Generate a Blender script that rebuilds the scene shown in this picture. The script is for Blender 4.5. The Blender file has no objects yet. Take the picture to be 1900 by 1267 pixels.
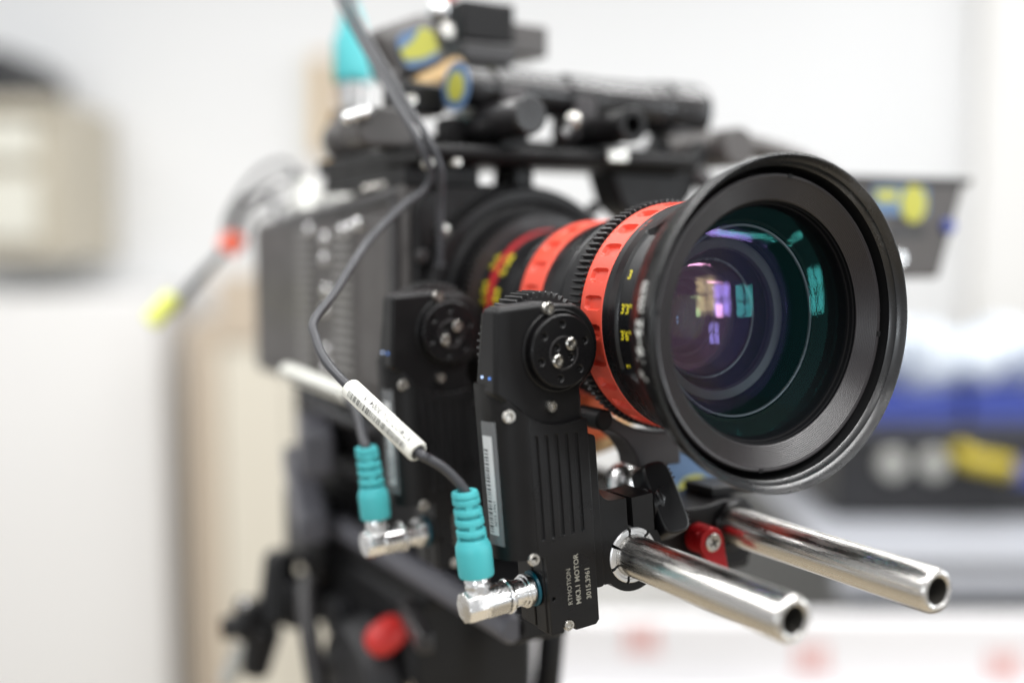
import bpy, bmesh, math, random
from mathutils import Vector, Matrix
from math import sin, cos, pi, radians, sqrt, atan2, exp

random.seed(7)
SC = bpy.context.scene
COL = SC.collection
BASE = 1350.0            # height of the support rods above the floor, mm
UP = Vector((0, 0, BASE))
AX = 84.45               # lens axis above the rods, mm

# ------------------------------------------------------------------ camera
cam_d = bpy.data.cameras.new('Camera')
cam = bpy.data.objects.new('Camera', cam_d)
COL.objects.link(cam)
cam.location = (-0.26257, -0.33330, (110.90 + BASE) / 1000)
cam.rotation_euler = (radians(90 - 4.944), 0, radians(-29.818))
cam_d.sensor_width = 36.0
cam_d.lens = 36.0 * 2062.5 / 1900.0
cam_d.clip_start = 0.01
cam_d.clip_end = 50
cam_d.dof.use_dof = True
cam_d.dof.focus_distance = 0.394
cam_d.dof.aperture_fstop = 2.15
SC.camera = cam

# ------------------------------------------------------------------ world and light
w = bpy.data.worlds.new('World')
SC.world = w
w.use_nodes = True
w.node_tree.nodes['Background'].inputs[0].default_value = (0.985, 0.99, 1.0, 1)
w.node_tree.nodes['Background'].inputs[1].default_value = 0.50


def area(name, loc, target, sx, sy, power, col):
    l = bpy.data.lights.new(name, 'AREA')
    l.shape = 'RECTANGLE'
    l.size, l.size_y, l.energy, l.color = sx, sy, power, col
    o = bpy.data.objects.new(name, l)
    COL.objects.link(o)
    o.location = loc
    o.rotation_euler = (Vector(target) - Vector(loc)).to_track_quat('-Z', 'Y').to_euler()
    return o


# ceiling tubes, some added to brighten the back wall and draw highlights
WARM = (1.0, 0.995, 0.985)
TUBES_AND_FILLS = ((-0.85, 0.1, 0.08, 1.4, 8), (0.5, 0.24, 1.5, 0.10, 11), (-0.35, 1.2, 1.4, 0.06, 8.5), (1.3, 0.75, 1.4, 0.06, 4), (0.1, -1.15, 1.4, 0.08, 12),
         (-1.25, 0.75, 0.08, 1.4, 9), (1.5, -2.0, 1.3, 0.07, 10), (2.7, -1.4, 0.07, 1.3, 10))
# added lamp, turned so that its reflection brightens the hood lip
area('hood_highlight_lamp', (0.38, -0.45, 2.4), (0.38, -0.45, 0), 1.9, 0.14, 23, WARM).rotation_euler = (0, 0, radians(23))
for k, (lx, ly, sx, sy, pw) in enumerate(TUBES_AND_FILLS):
    area('ceiling_tube_and_fill_lamp' + ('.%03d' % k if k else ''), (lx, ly, 2.4), (lx, ly, 0), sx, sy, pw, WARM)
# windows behind the photographer, last one added for the bezel, each of four panes
COOL = (0.90, 0.96, 1.0)
k = 0
for wx, wy, pw in ((-5.0, -4.4, 14), (3.4, -5.8, 9), (5.2, -2.6, 7), (4.6, -0.75, 7)):
    tv = Vector((-wy, wx, 0)).normalized()
    for a in (-0.2, 0.2):
        for z in (1.5, 2.05):
            area('window_and_fill_light' + ('.%03d' % k if k else ''), (wx + tv.x * a, wy + tv.y * a, z), (0, 0, 1.35), 0.34, 0.48, pw, COOL)
            k += 1

vs = SC.view_settings
vs.view_transform = 'Standard'
vs.look = 'None'
vs.exposure = 0.05
vs.gamma = 1.0
vs.use_curve_mapping = False
SC.render.engine = 'CYCLES'
SC.cycles.use_denoising = True
SC.cycles.max_bounces = 10
SC.cycles.transparent_max_bounces = 24
SC.cycles.sample_clamp_indirect = 6.0

# ------------------------------------------------------------------ materials
M = {}


def mat(name, col, rough=0.5, metal=0.0, spec=0.5, bump=0.0, bscale=800.0, var=0.0, vscale=60.0,
        aniso=None, coat=0.0, alpha=None, sheen=None):
    m = bpy.data.materials.new(name)
    m.use_nodes = True
    nt = m.node_tree
    b = nt.nodes['Principled BSDF']
    b.inputs['Base Color'].default_value = (*col, 1)
    b.inputs['Roughness'].default_value = rough
    b.inputs['Metallic'].default_value = metal
    b.inputs['Specular IOR Level'].default_value = spec
    b.inputs['Coat Weight'].default_value = coat
    tc = nt.nodes.new('ShaderNodeTexCoord')
    if bump > 0:
        n = nt.nodes.new('ShaderNodeTexNoise')
        n.inputs['Scale'].default_value = bscale
        n.inputs['Detail'].default_value = 3
        nt.links.new(tc.outputs['Object'], n.inputs['Vector'])
        bp = nt.nodes.new('ShaderNodeBump')
        bp.inputs['Strength'].default_value = bump
        bp.inputs['Distance'].default_value = 0.0002
        nt.links.new(n.outputs['Fac'], bp.inputs['Height'])
        nt.links.new(bp.outputs['Normal'], b.inputs['Normal'])
    n2 = nt.nodes.new('ShaderNodeTexNoise')
    n2.inputs['Scale'].default_value = vscale
    n2.inputs['Detail'].default_value = 6
    n2.inputs['Roughness'].default_value = 0.65
    if aniso:
        mp = nt.nodes.new('ShaderNodeMapping')
        mp.inputs['Scale'].default_value = aniso
        nt.links.new(tc.outputs['Object'], mp.inputs['Vector'])
        nt.links.new(mp.outputs['Vector'], n2.inputs['Vector'])
    else:
        nt.links.new(tc.outputs['Object'], n2.inputs['Vector'])
    mr = nt.nodes.new('ShaderNodeMapRange')
    mr.inputs['From Min'].default_value = 0.3
    mr.inputs['From Max'].default_value = 0.7
    mr.inputs['To Min'].default_value = max(0.02, rough - 0.06 - var)
    mr.inputs['To Max'].default_value = min(1.0, rough + 0.06 + var)
    nt.links.new(n2.outputs['Fac'], mr.inputs['Value'])
    nt.links.new(mr.outputs['Result'], b.inputs['Roughness'])
    if alpha is not None:
        b.inputs['Alpha'].default_value = alpha
    M[name] = m
    return m


mat('anodised', (0.0065, 0.0062, 0.0066), 0.38, 0, 0.27, 0.25, 2600, 0.04)
mat('anodised_satin', (0.0068, 0.0065, 0.007), 0.32, 0, 0.31, 0.1, 2600, 0.04)
mat('gloss_black', (0.014, 0.0135, 0.014), 0.24, 0, 0.6)
mat('bore_metal', (0.10, 0.095, 0.085), 0.5, 0.8)
mat('anodised_grey', (0.024, 0.022, 0.023), 0.38, 0, 0.6, 0.12, 2600, 0.03)
mat('cradle_grey', (0.045, 0.041, 0.043), 0.45, 0, 0.4, 0.2, 2400)
mat('fin_grey', (0.30, 0.29, 0.28), 0.35, 0.3, 0.5)  # paler than the body: highlights on the ribs put into the colour
mat('rail_grey', (0.095, 0.095, 0.11), 0.4, 0, 0.5)
mat('bezel_black', (0.017, 0.0145, 0.016), 0.34, 0, 0.45, 0.1, 2400)
mat('barrel_black', (0.007, 0.007, 0.008), 0.32, 0, 0.45, 0.15, 2600, 0.05)
mat('hood_black', (0.009, 0.009, 0.0095), 0.25, 0, 0.6, 0.15, 2400, 0.05)
mat('baffle_grey', (0.13, 0.122, 0.125), 0.35, 0, 0.6)
mat('edge_glint', (0.22, 0.21, 0.22), 0.3, 0.3, 0.6)
mat('lip_black', (0.012, 0.012, 0.013), 0.27, 0.0, 0.65, 0.12, 3000, 0.02)
mat('deep_black', (0.004, 0.004, 0.0045), 0.6, 0, 0.25)
mat('inner_black', (0.003, 0.003, 0.0035), 0.6, 0, 0.12)
mat('gear_black', (0.016, 0.0155, 0.016), 0.4, 0, 0.6, 0.2, 2000, 0.08)
mat('body_grey', (0.075, 0.069, 0.067), 0.44, 0, 0.5, 0.15, 900, 0.05)
mat('plastic_black', (0.0075, 0.0075, 0.0085), 0.36, 0, 0.36, 0.1, 1500, 0.05)
mat('rubber_black', (0.015, 0.015, 0.017), 0.55, 0, 0.45, 0.15, 900, 0.05)
mat('cable_grey', (0.045, 0.046, 0.052), 0.42, 0, 0.5, 0.15, 1500, 0.06)
mat('red_ring', (0.78, 0.085, 0.048), 0.42, 0.0, 0.55, 0.25, 2600, 0.04)
mat('iris_red', (0.45, 0.016, 0.022), 0.4, 0.0, 0.5)
mat('red_anodised', (0.42, 0.008, 0.012), 0.3, 0.35, 0.5, 0.1, 2000, 0.05)
mat('red_knob', (0.62, 0.030, 0.026), 0.45)
mat('orange', (0.80, 0.15, 0.045), 0.5)
mat('steel', (0.72, 0.70, 0.67), 0.26, 1.0, 0.5, 0.06, 500, 0.07, 30, (30, 2, 30))
mat('steel_tip', (0.88, 0.87, 0.85), 0.12, 1.0)
mat('screw_steel', (0.62, 0.60, 0.56), 0.28, 1.0, 0.5, 0.1, 2000, 0.08, 500)
mat('chrome', (0.93, 0.93, 0.93), 0.24, 1.0, 0.5, 0.05, 2000, 0.08, 400)
mat('bushing', (0.80, 0.80, 0.80), 0.35, 0.55, 0.5, 0.1, 2000, 0.05, 400)
mat('brass', (0.62, 0.40, 0.14), 0.3, 1.0)
mat('teal_rubber', (0.065, 0.43, 0.46), 0.5, 0, 0.4, 0.2, 900, 0.05)
mat('teal_ring', (0.0, 0.075, 0.11), 0.35)
mat('label_white', (0.78, 0.78, 0.72), 0.38, 0, 0.5, 0.05, 600)
mat('label_paper', (0.72, 0.74, 0.74), 0.35, 0, 0.5, 0.05, 600)
mat('ink', (0.012, 0.012, 0.014), 0.5)
mat('engrave', (0.30, 0.29, 0.25), 0.5)
mat('paint_white', (0.85, 0.86, 0.83), 0.5)
mat('paint_yellow', (0.80, 0.68, 0.03), 0.5)
mat('paint_red', (0.45, 0.06, 0.03), 0.5)
mat('sticker_blue', (0.10, 0.18, 0.32), 0.4)
mat('sticker_yellow', (0.44, 0.43, 0.06), 0.4)
mat('case_blue', (0.05, 0.075, 0.32), 0.45)
mat('bag_clear', (0.55, 0.60, 0.66), 0.25, 0, 0.5, 0.4, 40, 0.05)
mat('wall_white', (0.765, 0.77, 0.775), 0.7, 0, 0.3, 0.3, 200)
mat('panel_bright', (0.80, 0.795, 0.79), 0.5)
mat('panel_white', (0.77, 0.76, 0.74), 0.5)
mat('frame_beige', (0.46, 0.42, 0.34), 0.5)
mat('panel_cream', (0.66, 0.62, 0.53), 0.5)
mat('board_tan', (0.50, 0.42, 0.33), 0.55)
mat('pale_cream', (0.66, 0.65, 0.58), 0.5)
mat('wood', (0.62, 0.42, 0.20), 0.5)
mat('shelf_grey', (0.34, 0.35, 0.38), 0.45)
mat('gap_shade', (0.05, 0.055, 0.06), 0.5)
mat('table_white', (0.72, 0.71, 0.72), 0.45)
mat('red_print', (0.66, 0.40, 0.38), 0.5)
mat('case_black', (0.014, 0.014, 0.016), 0.45)
mat('metal_grey', (0.50, 0.50, 0.47), 0.35, 0.4)
mat('yellow_plastic', (0.42, 0.33, 0.02), 0.4)
mat('floor_warm', (0.40, 0.34, 0.25), 0.55)
mat('fluoro_yellow', (0.78, 0.82, 0.16), 0.5)
mat('fluoro_red', (0.85, 0.14, 0.07), 0.5)
mat('clear_film', (0.50, 0.52, 0.54), 0.2, 0, 0.5, 0.5, 300, 0.1, 200, None, 0, 0.28)
mat('led_blue', (0.05, 0.12, 0.4), 0.2)
for nm, c, st in (('led_blue', (0.12, 0.35, 1.0), 1.0), ('led_white', (0.5, 0.65, 1.0), 1.6)):
    if nm not in M:
        mat(nm, (0.3, 0.4, 0.6), 0.2)
    b = M[nm].node_tree.nodes['Principled BSDF']
    b.inputs['Emission Color'].default_value = (*c, 1)
    b.inputs['Emission Strength'].default_value = st


def glass(name, c0, c1, tint, strength):
    """thin coated lens surface: clear, with a tinted mirror reflection that grows at grazing angles"""
    m = bpy.data.materials.new(name)
    m.use_nodes = True
    nt = m.node_tree
    for n in list(nt.nodes):
        nt.nodes.remove(n)
    out = nt.nodes.new('ShaderNodeOutputMaterial')
    mix = nt.nodes.new('ShaderNodeMixShader')
    tr = nt.nodes.new('ShaderNodeBsdfTransparent')
    tr.inputs[0].default_value = (*tint, 1)
    gl = nt.nodes.new('ShaderNodeBsdfGlossy')
    gl.inputs['Roughness'].default_value = 0.0
    lw = nt.nodes.new('ShaderNodeLayerWeight')
    lw.inputs['Blend'].default_value = 0.35
    rp = nt.nodes.new('ShaderNodeValToRGB')
    rp.color_ramp.elements[0].color = (*c0, 1)
    rp.color_ramp.elements[1].color = (*c1, 1)
    rp.color_ramp.elements[1].position = 0.7
    fr = nt.nodes.new('ShaderNodeFresnel')
    fr.inputs['IOR'].default_value = 1.6
    mu = nt.nodes.new('ShaderNodeMath')
    mu.operation = 'MULTIPLY'
    mu.use_clamp = True
    mu.inputs[1].default_value = strength
    nt.links.new(lw.outputs['Facing'], rp.inputs[0])
    nt.links.new(rp.outputs[0], gl.inputs['Color'])
    nt.links.new(fr.outputs[0], mu.inputs[0])
    nt.links.new(mu.outputs[0], mix.inputs[0])
    nt.links.new(tr.outputs[0], mix.inputs[1])
    nt.links.new(gl.outputs[0], mix.inputs[2])
    nt.links.new(mix.outputs[0], out.inputs[0])
    M[name] = m


glass('glass_front', (0.10, 0.55, 0.55), (0.10, 0.70, 0.62), (0.90, 0.97, 0.97), 0.34)
glass('glass_second', (0.60, 0.32, 0.95), (0.25, 0.20, 0.9), (0.92, 0.94, 0.97), 0.8)
glass('glass_third', (1.0, 0.36, 0.55), (0.7, 0.35, 0.9), (0.93, 0.95, 0.95), 2.0)
glass('glass_fourth', (0.75, 0.85, 0.35), (0.5, 0.9, 0.45), (0.95, 0.95, 0.93), 1.8)
glass('glass_amber', (1.0, 0.62, 0.30), (0.9, 0.5, 0.25), (0.97, 0.97, 0.95), 0.7)
glass('glass_violet', (0.55, 0.35, 1.0), (0.5, 0.3, 0.9), (0.96, 0.96, 0.97), 1.0)
glass('glass_fifth', (0.45, 0.6, 1.0), (0.3, 0.45, 1.0), (0.95, 0.95, 0.95), 1.8)


# ------------------------------------------------------------------ mesh builder (all lengths in mm)
class MB:
    def __init__(s):
        s.v = []
        s.f = []

    def add(s, verts, faces):
        o = len(s.v)
        s.v += [Vector(p) for p in verts]
        s.f += [tuple(i + o for i in f) for f in faces]
        return s

    def box(s, x0, x1, y0, y1, z0, z1):
        v = [(x, y, z) for x in (x0, x1) for y in (y0, y1) for z in (z0, z1)]
        return s.add(v, [(0, 1, 3, 2), (4, 6, 7, 5), (0, 4, 5, 1), (2, 3, 7, 6), (0, 2, 6, 4), (1, 5, 7, 3)])

    def hexa(s, p):      # 8 points: bottom loop 4, top loop 4
        return s.add(p, [(3, 2, 1, 0), (4, 5, 6, 7), (0, 1, 5, 4), (1, 2, 6, 5), (2, 3, 7, 6), (3, 0, 4, 7)])

    def obox(s, c, ax, ay, az, hx, hy, hz):
        c, ax, ay, az = (Vector(q) for q in (c, ax, ay, az))
        ax.normalize(); ay.normalize(); az.normalize()
        b = [c + ax * i * hx + ay * j * hy - az * hz for i, j in ((-1, -1), (1, -1), (1, 1), (-1, 1))]
        t = [q + az * 2 * hz for q in b]
        return s.hexa(b + t)

    def lathe(s, prof, o=(0, 0, 0), d=(0, 1, 0), n=64, rfun=None, a0=0.0, a1=2 * pi, close=False, capstart=False, capend=False):
        """profile [(t, r)] turned round the axis o + t*d; rfun(t, r, angle) may change r"""
        o = Vector(o)
        d = Vector(d).normalized()
        up = Vector((0, 0, 1)) if abs(d.z) < 0.9 else Vector((0, 1, 0))
        e1 = (up.cross(d)).normalized()
        if d.y > 0.99:
            e1 = Vector((1, 0, 0))
        e2 = e1.cross(d).normalized()
        if d.y > 0.99:
            e2 = Vector((0, 0, 1))
        full = abs(a1 - a0 - 2 * pi) < 1e-6
        m = n if full else n + 1
        vs, fs = [], []
        for (t, r) in prof:
            for k in range(m):
                a = a0 + (a1 - a0) * k / n
                rr = rfun(t, r, a) if rfun else r
                vs.append(o + d * t + (e1 * cos(a) + e2 * sin(a)) * rr)
        L = len(prof)
        for i in range(L if close else L - 1):
            for k in range(n):
                k2 = (k + 1) % m
                i2 = (i + 1) % L
                fs.append((i * m + k, i * m + k2, i2 * m + k2, i2 * m + k))
        if capstart:
            fs.append(tuple(range(m)))
        if capend:
            fs.append(tuple((L - 1) * m + k for k in reversed(range(m))))
        return s.add(vs, fs)

    def cyl(s, p0, p1, r, r1=None, n=32, ch=0.0):
        p0, p1 = Vector(p0), Vector(p1)
        L = (p1 - p0).length
        r1 = r if r1 is None else r1
        pr = [(0, r - ch), (ch, r), (L - ch, r1), (L, r1 - ch)] if ch > 0 else [(0, r), (L, r1)]
        return s.lathe(pr, p0, p1 - p0, n, capstart=True, capend=True)

    def tube(s, pts, r, n=16, sub=8, caps=True):
        P = spline(pts, sub)
        rad = r if callable(r) else (lambda u: r)
        t0 = (P[1] - P[0]).normalized()
        ref = Vector((0, 0, 1)) if abs(t0.z) < 0.9 else Vector((1, 0, 0))
        e = (ref - t0 * ref.dot(t0)).normalized()
        vs, fs = [], []
        for i, p in enumerate(P):
            t = (P[min(i + 1, len(P) - 1)] - P[max(i - 1, 0)]).normalized()
            e = (e - t * e.dot(t)).normalized()
            b = t.cross(e)
            q = rad(i / (len(P) - 1))
            for k in range(n):
                a = 2 * pi * k / n
                vs.append(p + (e * cos(a) + b * sin(a)) * q)
        for i in range(len(P) - 1):
            for k in range(n):
                k2 = (k + 1) % n
                fs.append((i * n + k, i * n + k2, (i + 1) * n + k2, (i + 1) * n + k))
        if caps:
            fs.append(tuple(reversed(range(n))))
            fs.append(tuple((len(P) - 1) * n + k for k in range(n)))
        return s.add(vs, fs)

    def prism(s, outline, w0, w1, holes=(), depth=None, fr=None):
        """outline (u, v) pushed from w0 to w1 (w0 = front with real holes of the given depth);
        fr maps (u, v, w) to xyz; default u=x, v=z, w=y"""
        fr = fr or (lambda u, v, q: (u, q, v))
        bm = bmesh.new()
        loops = [outline] + [h for h in holes]
        edges = []
        rings = []
        for lp in loops:
            vv = [bm.verts.new((u, v, 0)) for (u, v) in lp]
            rings.append(vv)
            for i in range(len(vv)):
                edges.append(bm.edges.new((vv[i], vv[(i + 1) % len(vv)])))
        if holes:
            bmesh.ops.triangle_fill(bm, use_beauty=True, use_dissolve=False, edges=edges, normal=(0, 0, 1))
        else:
            bm.faces.new(rings[0])
        bm.verts.index_update()
        vs = [fr(v.co.x, v.co.y, w0) for v in bm.verts]
        fs = [tuple(v.index for v in f.verts) for f in bm.faces]
        bm.free()
        s.add(vs, fs)
        n = len(outline)
        a = [fr(u, v, w0) for u, v in outline]
        b = [fr(u, v, w1) for u, v in outline]
        s.add(a + b, [(i, (i + 1) % n, n + (i + 1) % n, n + i) for i in range(n)] + [tuple(range(2 * n - 1, n - 1, -1))])
        sg = 1 if w1 > w0 else -1
        for k, h in enumerate(holes):
            dd = depth[k] if isinstance(depth, (list, tuple)) else depth
            n = len(h)
            a = [fr(u, v, w0) for u, v in h]
            b = [fr(u, v, w0 + sg * dd) for u, v in h]
            s.add(a + b, [(i, n + i, n + (i + 1) % n, (i + 1) % n) for i in range(n)] + [tuple(range(n, 2 * n))])
        return s

    def sphere(s, c, r, n=20, sc=(1, 1, 1)):
        c = Vector(c)
        vs, fs = [], []
        m = n // 2
        for i in range(m + 1):
            th = pi * i / m
            for k in range(n):
                a = 2 * pi * k / n
                vs.append(c + Vector((sin(th) * cos(a) * sc[0], sin(th) * sin(a) * sc[1], cos(th) * sc[2])) * r)
        for i in range(m):
            for k in range(n):
                k2 = (k + 1) % n
                fs.append((i * n + k, (i + 1) * n + k, (i + 1) * n + k2, i * n + k2))
        return s.add(vs, fs)


def spline(pts, sub=8):
    P = [Vector(p) for p in pts]
    if len(P) < 3:
        return P
    Q = [P[0] * 2 - P[1]] + P + [P[-1] * 2 - P[-2]]
    out = []
    for i in range(1, len(Q) - 2):
        for k in range(sub):
            t = k / sub
            a, b, c, d = Q[i - 1], Q[i], Q[i + 1], Q[i + 2]
            out.append(0.5 * ((2 * b) + (c - a) * t + (2 * a - 5 * b + 4 * c - d) * t * t + (3 * b - a - 3 * c + d) * t ** 3))
    out.append(P[-1])
    return out


def circle(cu, cv, r, n=24, a0=0.0):
    return [(cu + r * cos(a0 + 2 * pi * k / n), cv + r * sin(a0 + 2 * pi * k / n)) for k in range(n)]


def arc(cu, cv, r, d0, d1, n):
    return [(cu + r * cos(radians(d0 + (d1 - d0) * k / n)), cv + r * sin(radians(d0 + (d1 - d0) * k / n))) for k in range(n + 1)]


def rrect(u0, u1, v0, v1, r, n=5):
    return (arc(u1 - r, v1 - r, r, 0, 90, n) + arc(u0 + r, v1 - r, r, 90, 180, n) +
            arc(u0 + r, v0 + r, r, 180, 270, n) + arc(u1 - r, v0 + r, r, 270, 360, n))


def slot(u, v0, v1, hw, n=6):
    return arc(u, v1 - hw, hw, 0, 180, n) + arc(u, v0 + hw, hw, 180, 360, n)


# ------------------------------------------------------------------ objects
ORG = {}


def tag(o, label=None, cat=None, group=None, kind=None):
    if label:
        o['label'] = label
    if cat:
        o['category'] = cat
    if group:
        o['group'] = group
    if kind:
        o['kind'] = kind
    return o


def thing(name, org, label, cat, group=None, local=False, roty=0.0):
    o = bpy.data.objects.new(name, None)
    o.empty_display_size = 0.01
    COL.objects.link(o)
    o.location = (Vector(org) + UP) / 1000
    o.rotation_euler = (0, roty, 0)
    ORG[o.name] = Vector((0, 0, 0)) if local else Vector(org)
    tag(o, label, cat, group)
    return o


def obj(name, mb, m, parent=None, org=None, bevel=0.0, seg=2, smooth=35, label=None):
    """one mesh object; its vertices are given in rig millimetres (or the parent's own frame)"""
    if parent is not None:
        root = ORG[parent.name]
    else:
        root = Vector(org if org is not None else (0, 0, 0))
    me = bpy.data.meshes.new(name)
    me.from_pydata([((v - root) / 1000) for v in mb.v], [], mb.f)
    bm = bmesh.new()
    bm.from_mesh(me)
    bmesh.ops.remove_doubles(bm, verts=bm.verts, dist=1e-7)
    bmesh.ops.recalc_face_normals(bm, faces=bm.faces)
    bm.to_mesh(me)
    bm.free()
    me.polygons.foreach_set('use_smooth', [True] * len(me.polygons))
    me.set_sharp_from_angle(angle=radians(smooth))
    me.materials.append(M[m])
    o = bpy.data.objects.new(name, me)
    COL.objects.link(o)
    ORG[o.name] = root
    if parent is not None:
        o.parent = parent
    else:
        o.location = (root + UP) / 1000
    if bevel > 0:
        b = o.modifiers.new('bevel', 'BEVEL')
        b.width = bevel / 1000
        b.segments = seg
        b.limit_method = 'ANGLE'
        b.angle_limit = radians(40)
        b.harden_normals = False
    if label:
        o['label'] = label
    return o


def copy_tree(o, parent=None):
    c = o.copy()
    COL.objects.link(c)
    ORG[c.name] = ORG[o.name]
    c.parent = parent
    for ch in list(o.children):
        copy_tree(ch, c)
    return c


def text_mb(body, size, fmap, thick=False, align='LEFT', spacing=1.0, sub=0):
    """flat lettering as faces, each vertex (u, v) placed by fmap"""
    cu = bpy.data.curves.new('lettering', 'FONT')
    cu.body = body
    cu.size = size
    cu.align_x = align
    cu.space_character = spacing
    cu.resolution_u = 3
    if thick:
        cu.offset = size * 0.018
    to = bpy.data.objects.new('lettering', cu)
    COL.objects.link(to)
    dg = bpy.context.evaluated_depsgraph_get()
    me = bpy.data.meshes.new_from_object(to.evaluated_get(dg))
    bpy.data.objects.remove(to)
    bpy.data.curves.remove(cu)
    mb = MB()
    mb.add([fmap(v.co.x, v.co.y) for v in me.vertices], [tuple(p.vertices) for p in me.polygons])
    bpy.data.meshes.remove(me)
    return mb


def sm(x):
    x = max(0.0, min(1.0, x))
    return x * x * (3 - 2 * x)


def gear_mb(cx, cz, y0, y1, root, tip, n, hub, phase=0.0):
    mb = MB()
    pts = []
    for k in range(n):
        a = 2 * pi * k / n + phase
        p = 2 * pi / n
        for f, r in ((-0.30, root), (-0.14, tip), (0.14, tip), (0.30, root)):
            pts.append((a + f * p, r))
    N = len(pts)
    v = []
    for y, dr in ((y0, -0.25), (y0 + 0.35, 0.0), (y1 - 0.35, 0.0), (y1, -0.25)):
        v += [(cx + (r + (dr if r > root else dr * 0.4)) * cos(a), y, cz + (r + (dr if r > root else dr * 0.4)) * sin(a)) for a, r in pts]
    f = []
    for j in range(3):
        for i in range(N):
            f.append((j * N + i, j * N + (i + 1) % N, (j + 1) * N + (i + 1) % N, (j + 1) * N + i))
    hubv = len(v)
    for y in (y0, y1):
        v += [(cx + hub * cos(a), y, cz + hub * sin(a)) for a, r in pts]
    for i in range(N):
        f.append((i, hubv + i, hubv + (i + 1) % N, (i + 1) % N))
        f.append((3 * N + i, 3 * N + (i + 1) % N, hubv + N + (i + 1) % N, hubv + N + i))
    mb.add(v, f)
    return mb


def socket_screw(c, d, r, h, parent, name='screw', m='screw_steel'):
    """cap screw with a real hexagon socket, head standing h out along d"""
    d = Vector(d).normalized()
    prof = [(0, r), (h * 0.75, r), (h, r * 0.88), (h, r * 0.56), (h - 0.25, r * 0.50), (h * 0.35, r * 0.48), (h * 0.3, 0.02)]
    mb = MB().lathe(prof, c, d, 24, rfun=lambda t, q, a: q if q > r * 0.6 or q < 0.1 else q * (1.0 + 0.10 * cos(6 * a)))
    return obj(name, mb, m, parent)


# ================================================================== THE SETTING
YAW = radians(29.818)
FH = Vector((sin(YAW), cos(YAW), 0))
RH = Vector((cos(YAW), -sin(YAW), 0))
CP = Vector((-262.57, -333.30, 0))


def room(a, d, z):
    """room frame: a to the right along the back wall, d towards that wall, z above the rods"""
    return CP + RH * a + FH * d + Vector((0, 0, z))


def rbox(mb, a0, a1, d0, d1, z0, z1):
    return mb.hexa([room(a, d, z) for z in (z0, z1) for a, d in ((a0, d0), (a1, d0), (a1, d1), (a0, d1))])


floor = obj('floor', rbox(MB(), -3200, 3200, -2600, 2400, -BASE - 40, -BASE), 'floor_warm', org=(0, 0, -BASE))
tag(floor, 'warm beige floor below the camera rig', 'floor', kind='structure')
wall = obj('wall', rbox(MB(), -3200, 3200, 2300, 2400, -BASE, 1500), 'wall_white', org=room(0, 2300, -BASE))
tag(wall, 'plain white wall at the back', 'wall', kind='structure')
pil = obj('wall_pillar', rbox(MB(), 935, 1500, 2240, 2300, -BASE, 1500), 'panel_white', org=room(1200, 2240, -BASE), bevel=4)
tag(pil, 'pale pilaster on the white wall at the right', 'pillar', kind='structure')

# framed beige hatch on the left wall with a black box on it
t = thing('wall_cabinet', room(-850, 2100, 60), 'beige framed wall cabinet with pale doors below a black box', 'cabinet')
obj('carcass', rbox(MB(), -1100, -812, 2015, 2295, 84, 372), 'frame_beige', t, bevel=3)
obj('door', rbox(MB(), -1090, -850, 2000, 2013, 122, 235), 'pale_cream', t, bevel=2)
obj('door', rbox(MB(), -1090, -850, 2000, 2013, 262, 330), 'pale_cream', t, bevel=2)
obj('top_board', rbox(MB(), -1100, -820, 1990, 2295, 345, 371), 'frame_beige', t, bevel=2)
bb = MB()
rbox(bb, -1100, -885, 2000, 2250, 373, 440)
bb.hexa([room(a, d, z) for z, i in ((441, 0), (462, 14)) for a, d in ((-1100, 2005 + i), (-897 - i, 2005 + i), (-897 - i, 2240 - i), (-1100, 2240 - i))])
o = obj('storage_box', bb, 'case_black', org=room(-900, 2100, 373), bevel=4)
tag(o, 'black box lying on the beige wall cabinet', 'box')

t = thing('wood_frame', room(-356, 2280, 275), 'narrow upright wooden frame on the white wall behind the rig', 'frame')
obj('stile', rbox(MB(), -415, -396, 2262, 2299, 292, 490), 'pale_cream', t, bevel=2)
obj('panel', rbox(MB(), -396, -369, 2270, 2299, 292, 490), 'wood', t, bevel=1)
obj('stile', rbox(MB(), -369, -358, 2262, 2299, 292, 490), 'board_tan', t, bevel=1)

t = thing('cupboard', room(-360, 2050, -BASE), 'cream cupboard with taupe edge behind the camera body', 'cupboard')
obj('side_post', rbox(MB(), -556, -508, 1900, 2280, -BASE, -20), 'board_tan', t, bevel=3)
obj('header', rbox(MB(), -508, -100, 1900, 2280, -58, 60), 'board_tan', t, bevel=3)
obj('door', rbox(MB(), -505, -380, 1905, 1925, -BASE + 40, -62), 'panel_cream', t, bevel=2)
obj('door', rbox(MB(), -376, -104, 1905, 1925, -BASE + 40, -62), 'panel_cream', t, bevel=2)
obj('carcass', rbox(MB(), -505, -104, 1930, 2280, -BASE, -62), 'panel_cream', t)

t = thing('white_cupboard', room(-900, 2100, -BASE), 'tall white cupboard door at the far left below the beige wall cabinet', 'cupboard')
obj('carcass', rbox(MB(), -1500, -640, 2060, 2295, -BASE, 20), 'panel_bright', t, bevel=3)
obj('door', rbox(MB(), -1496, -644, 2040, 2056, -BASE + 50, 16), 'panel_bright', t, bevel=3)
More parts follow.
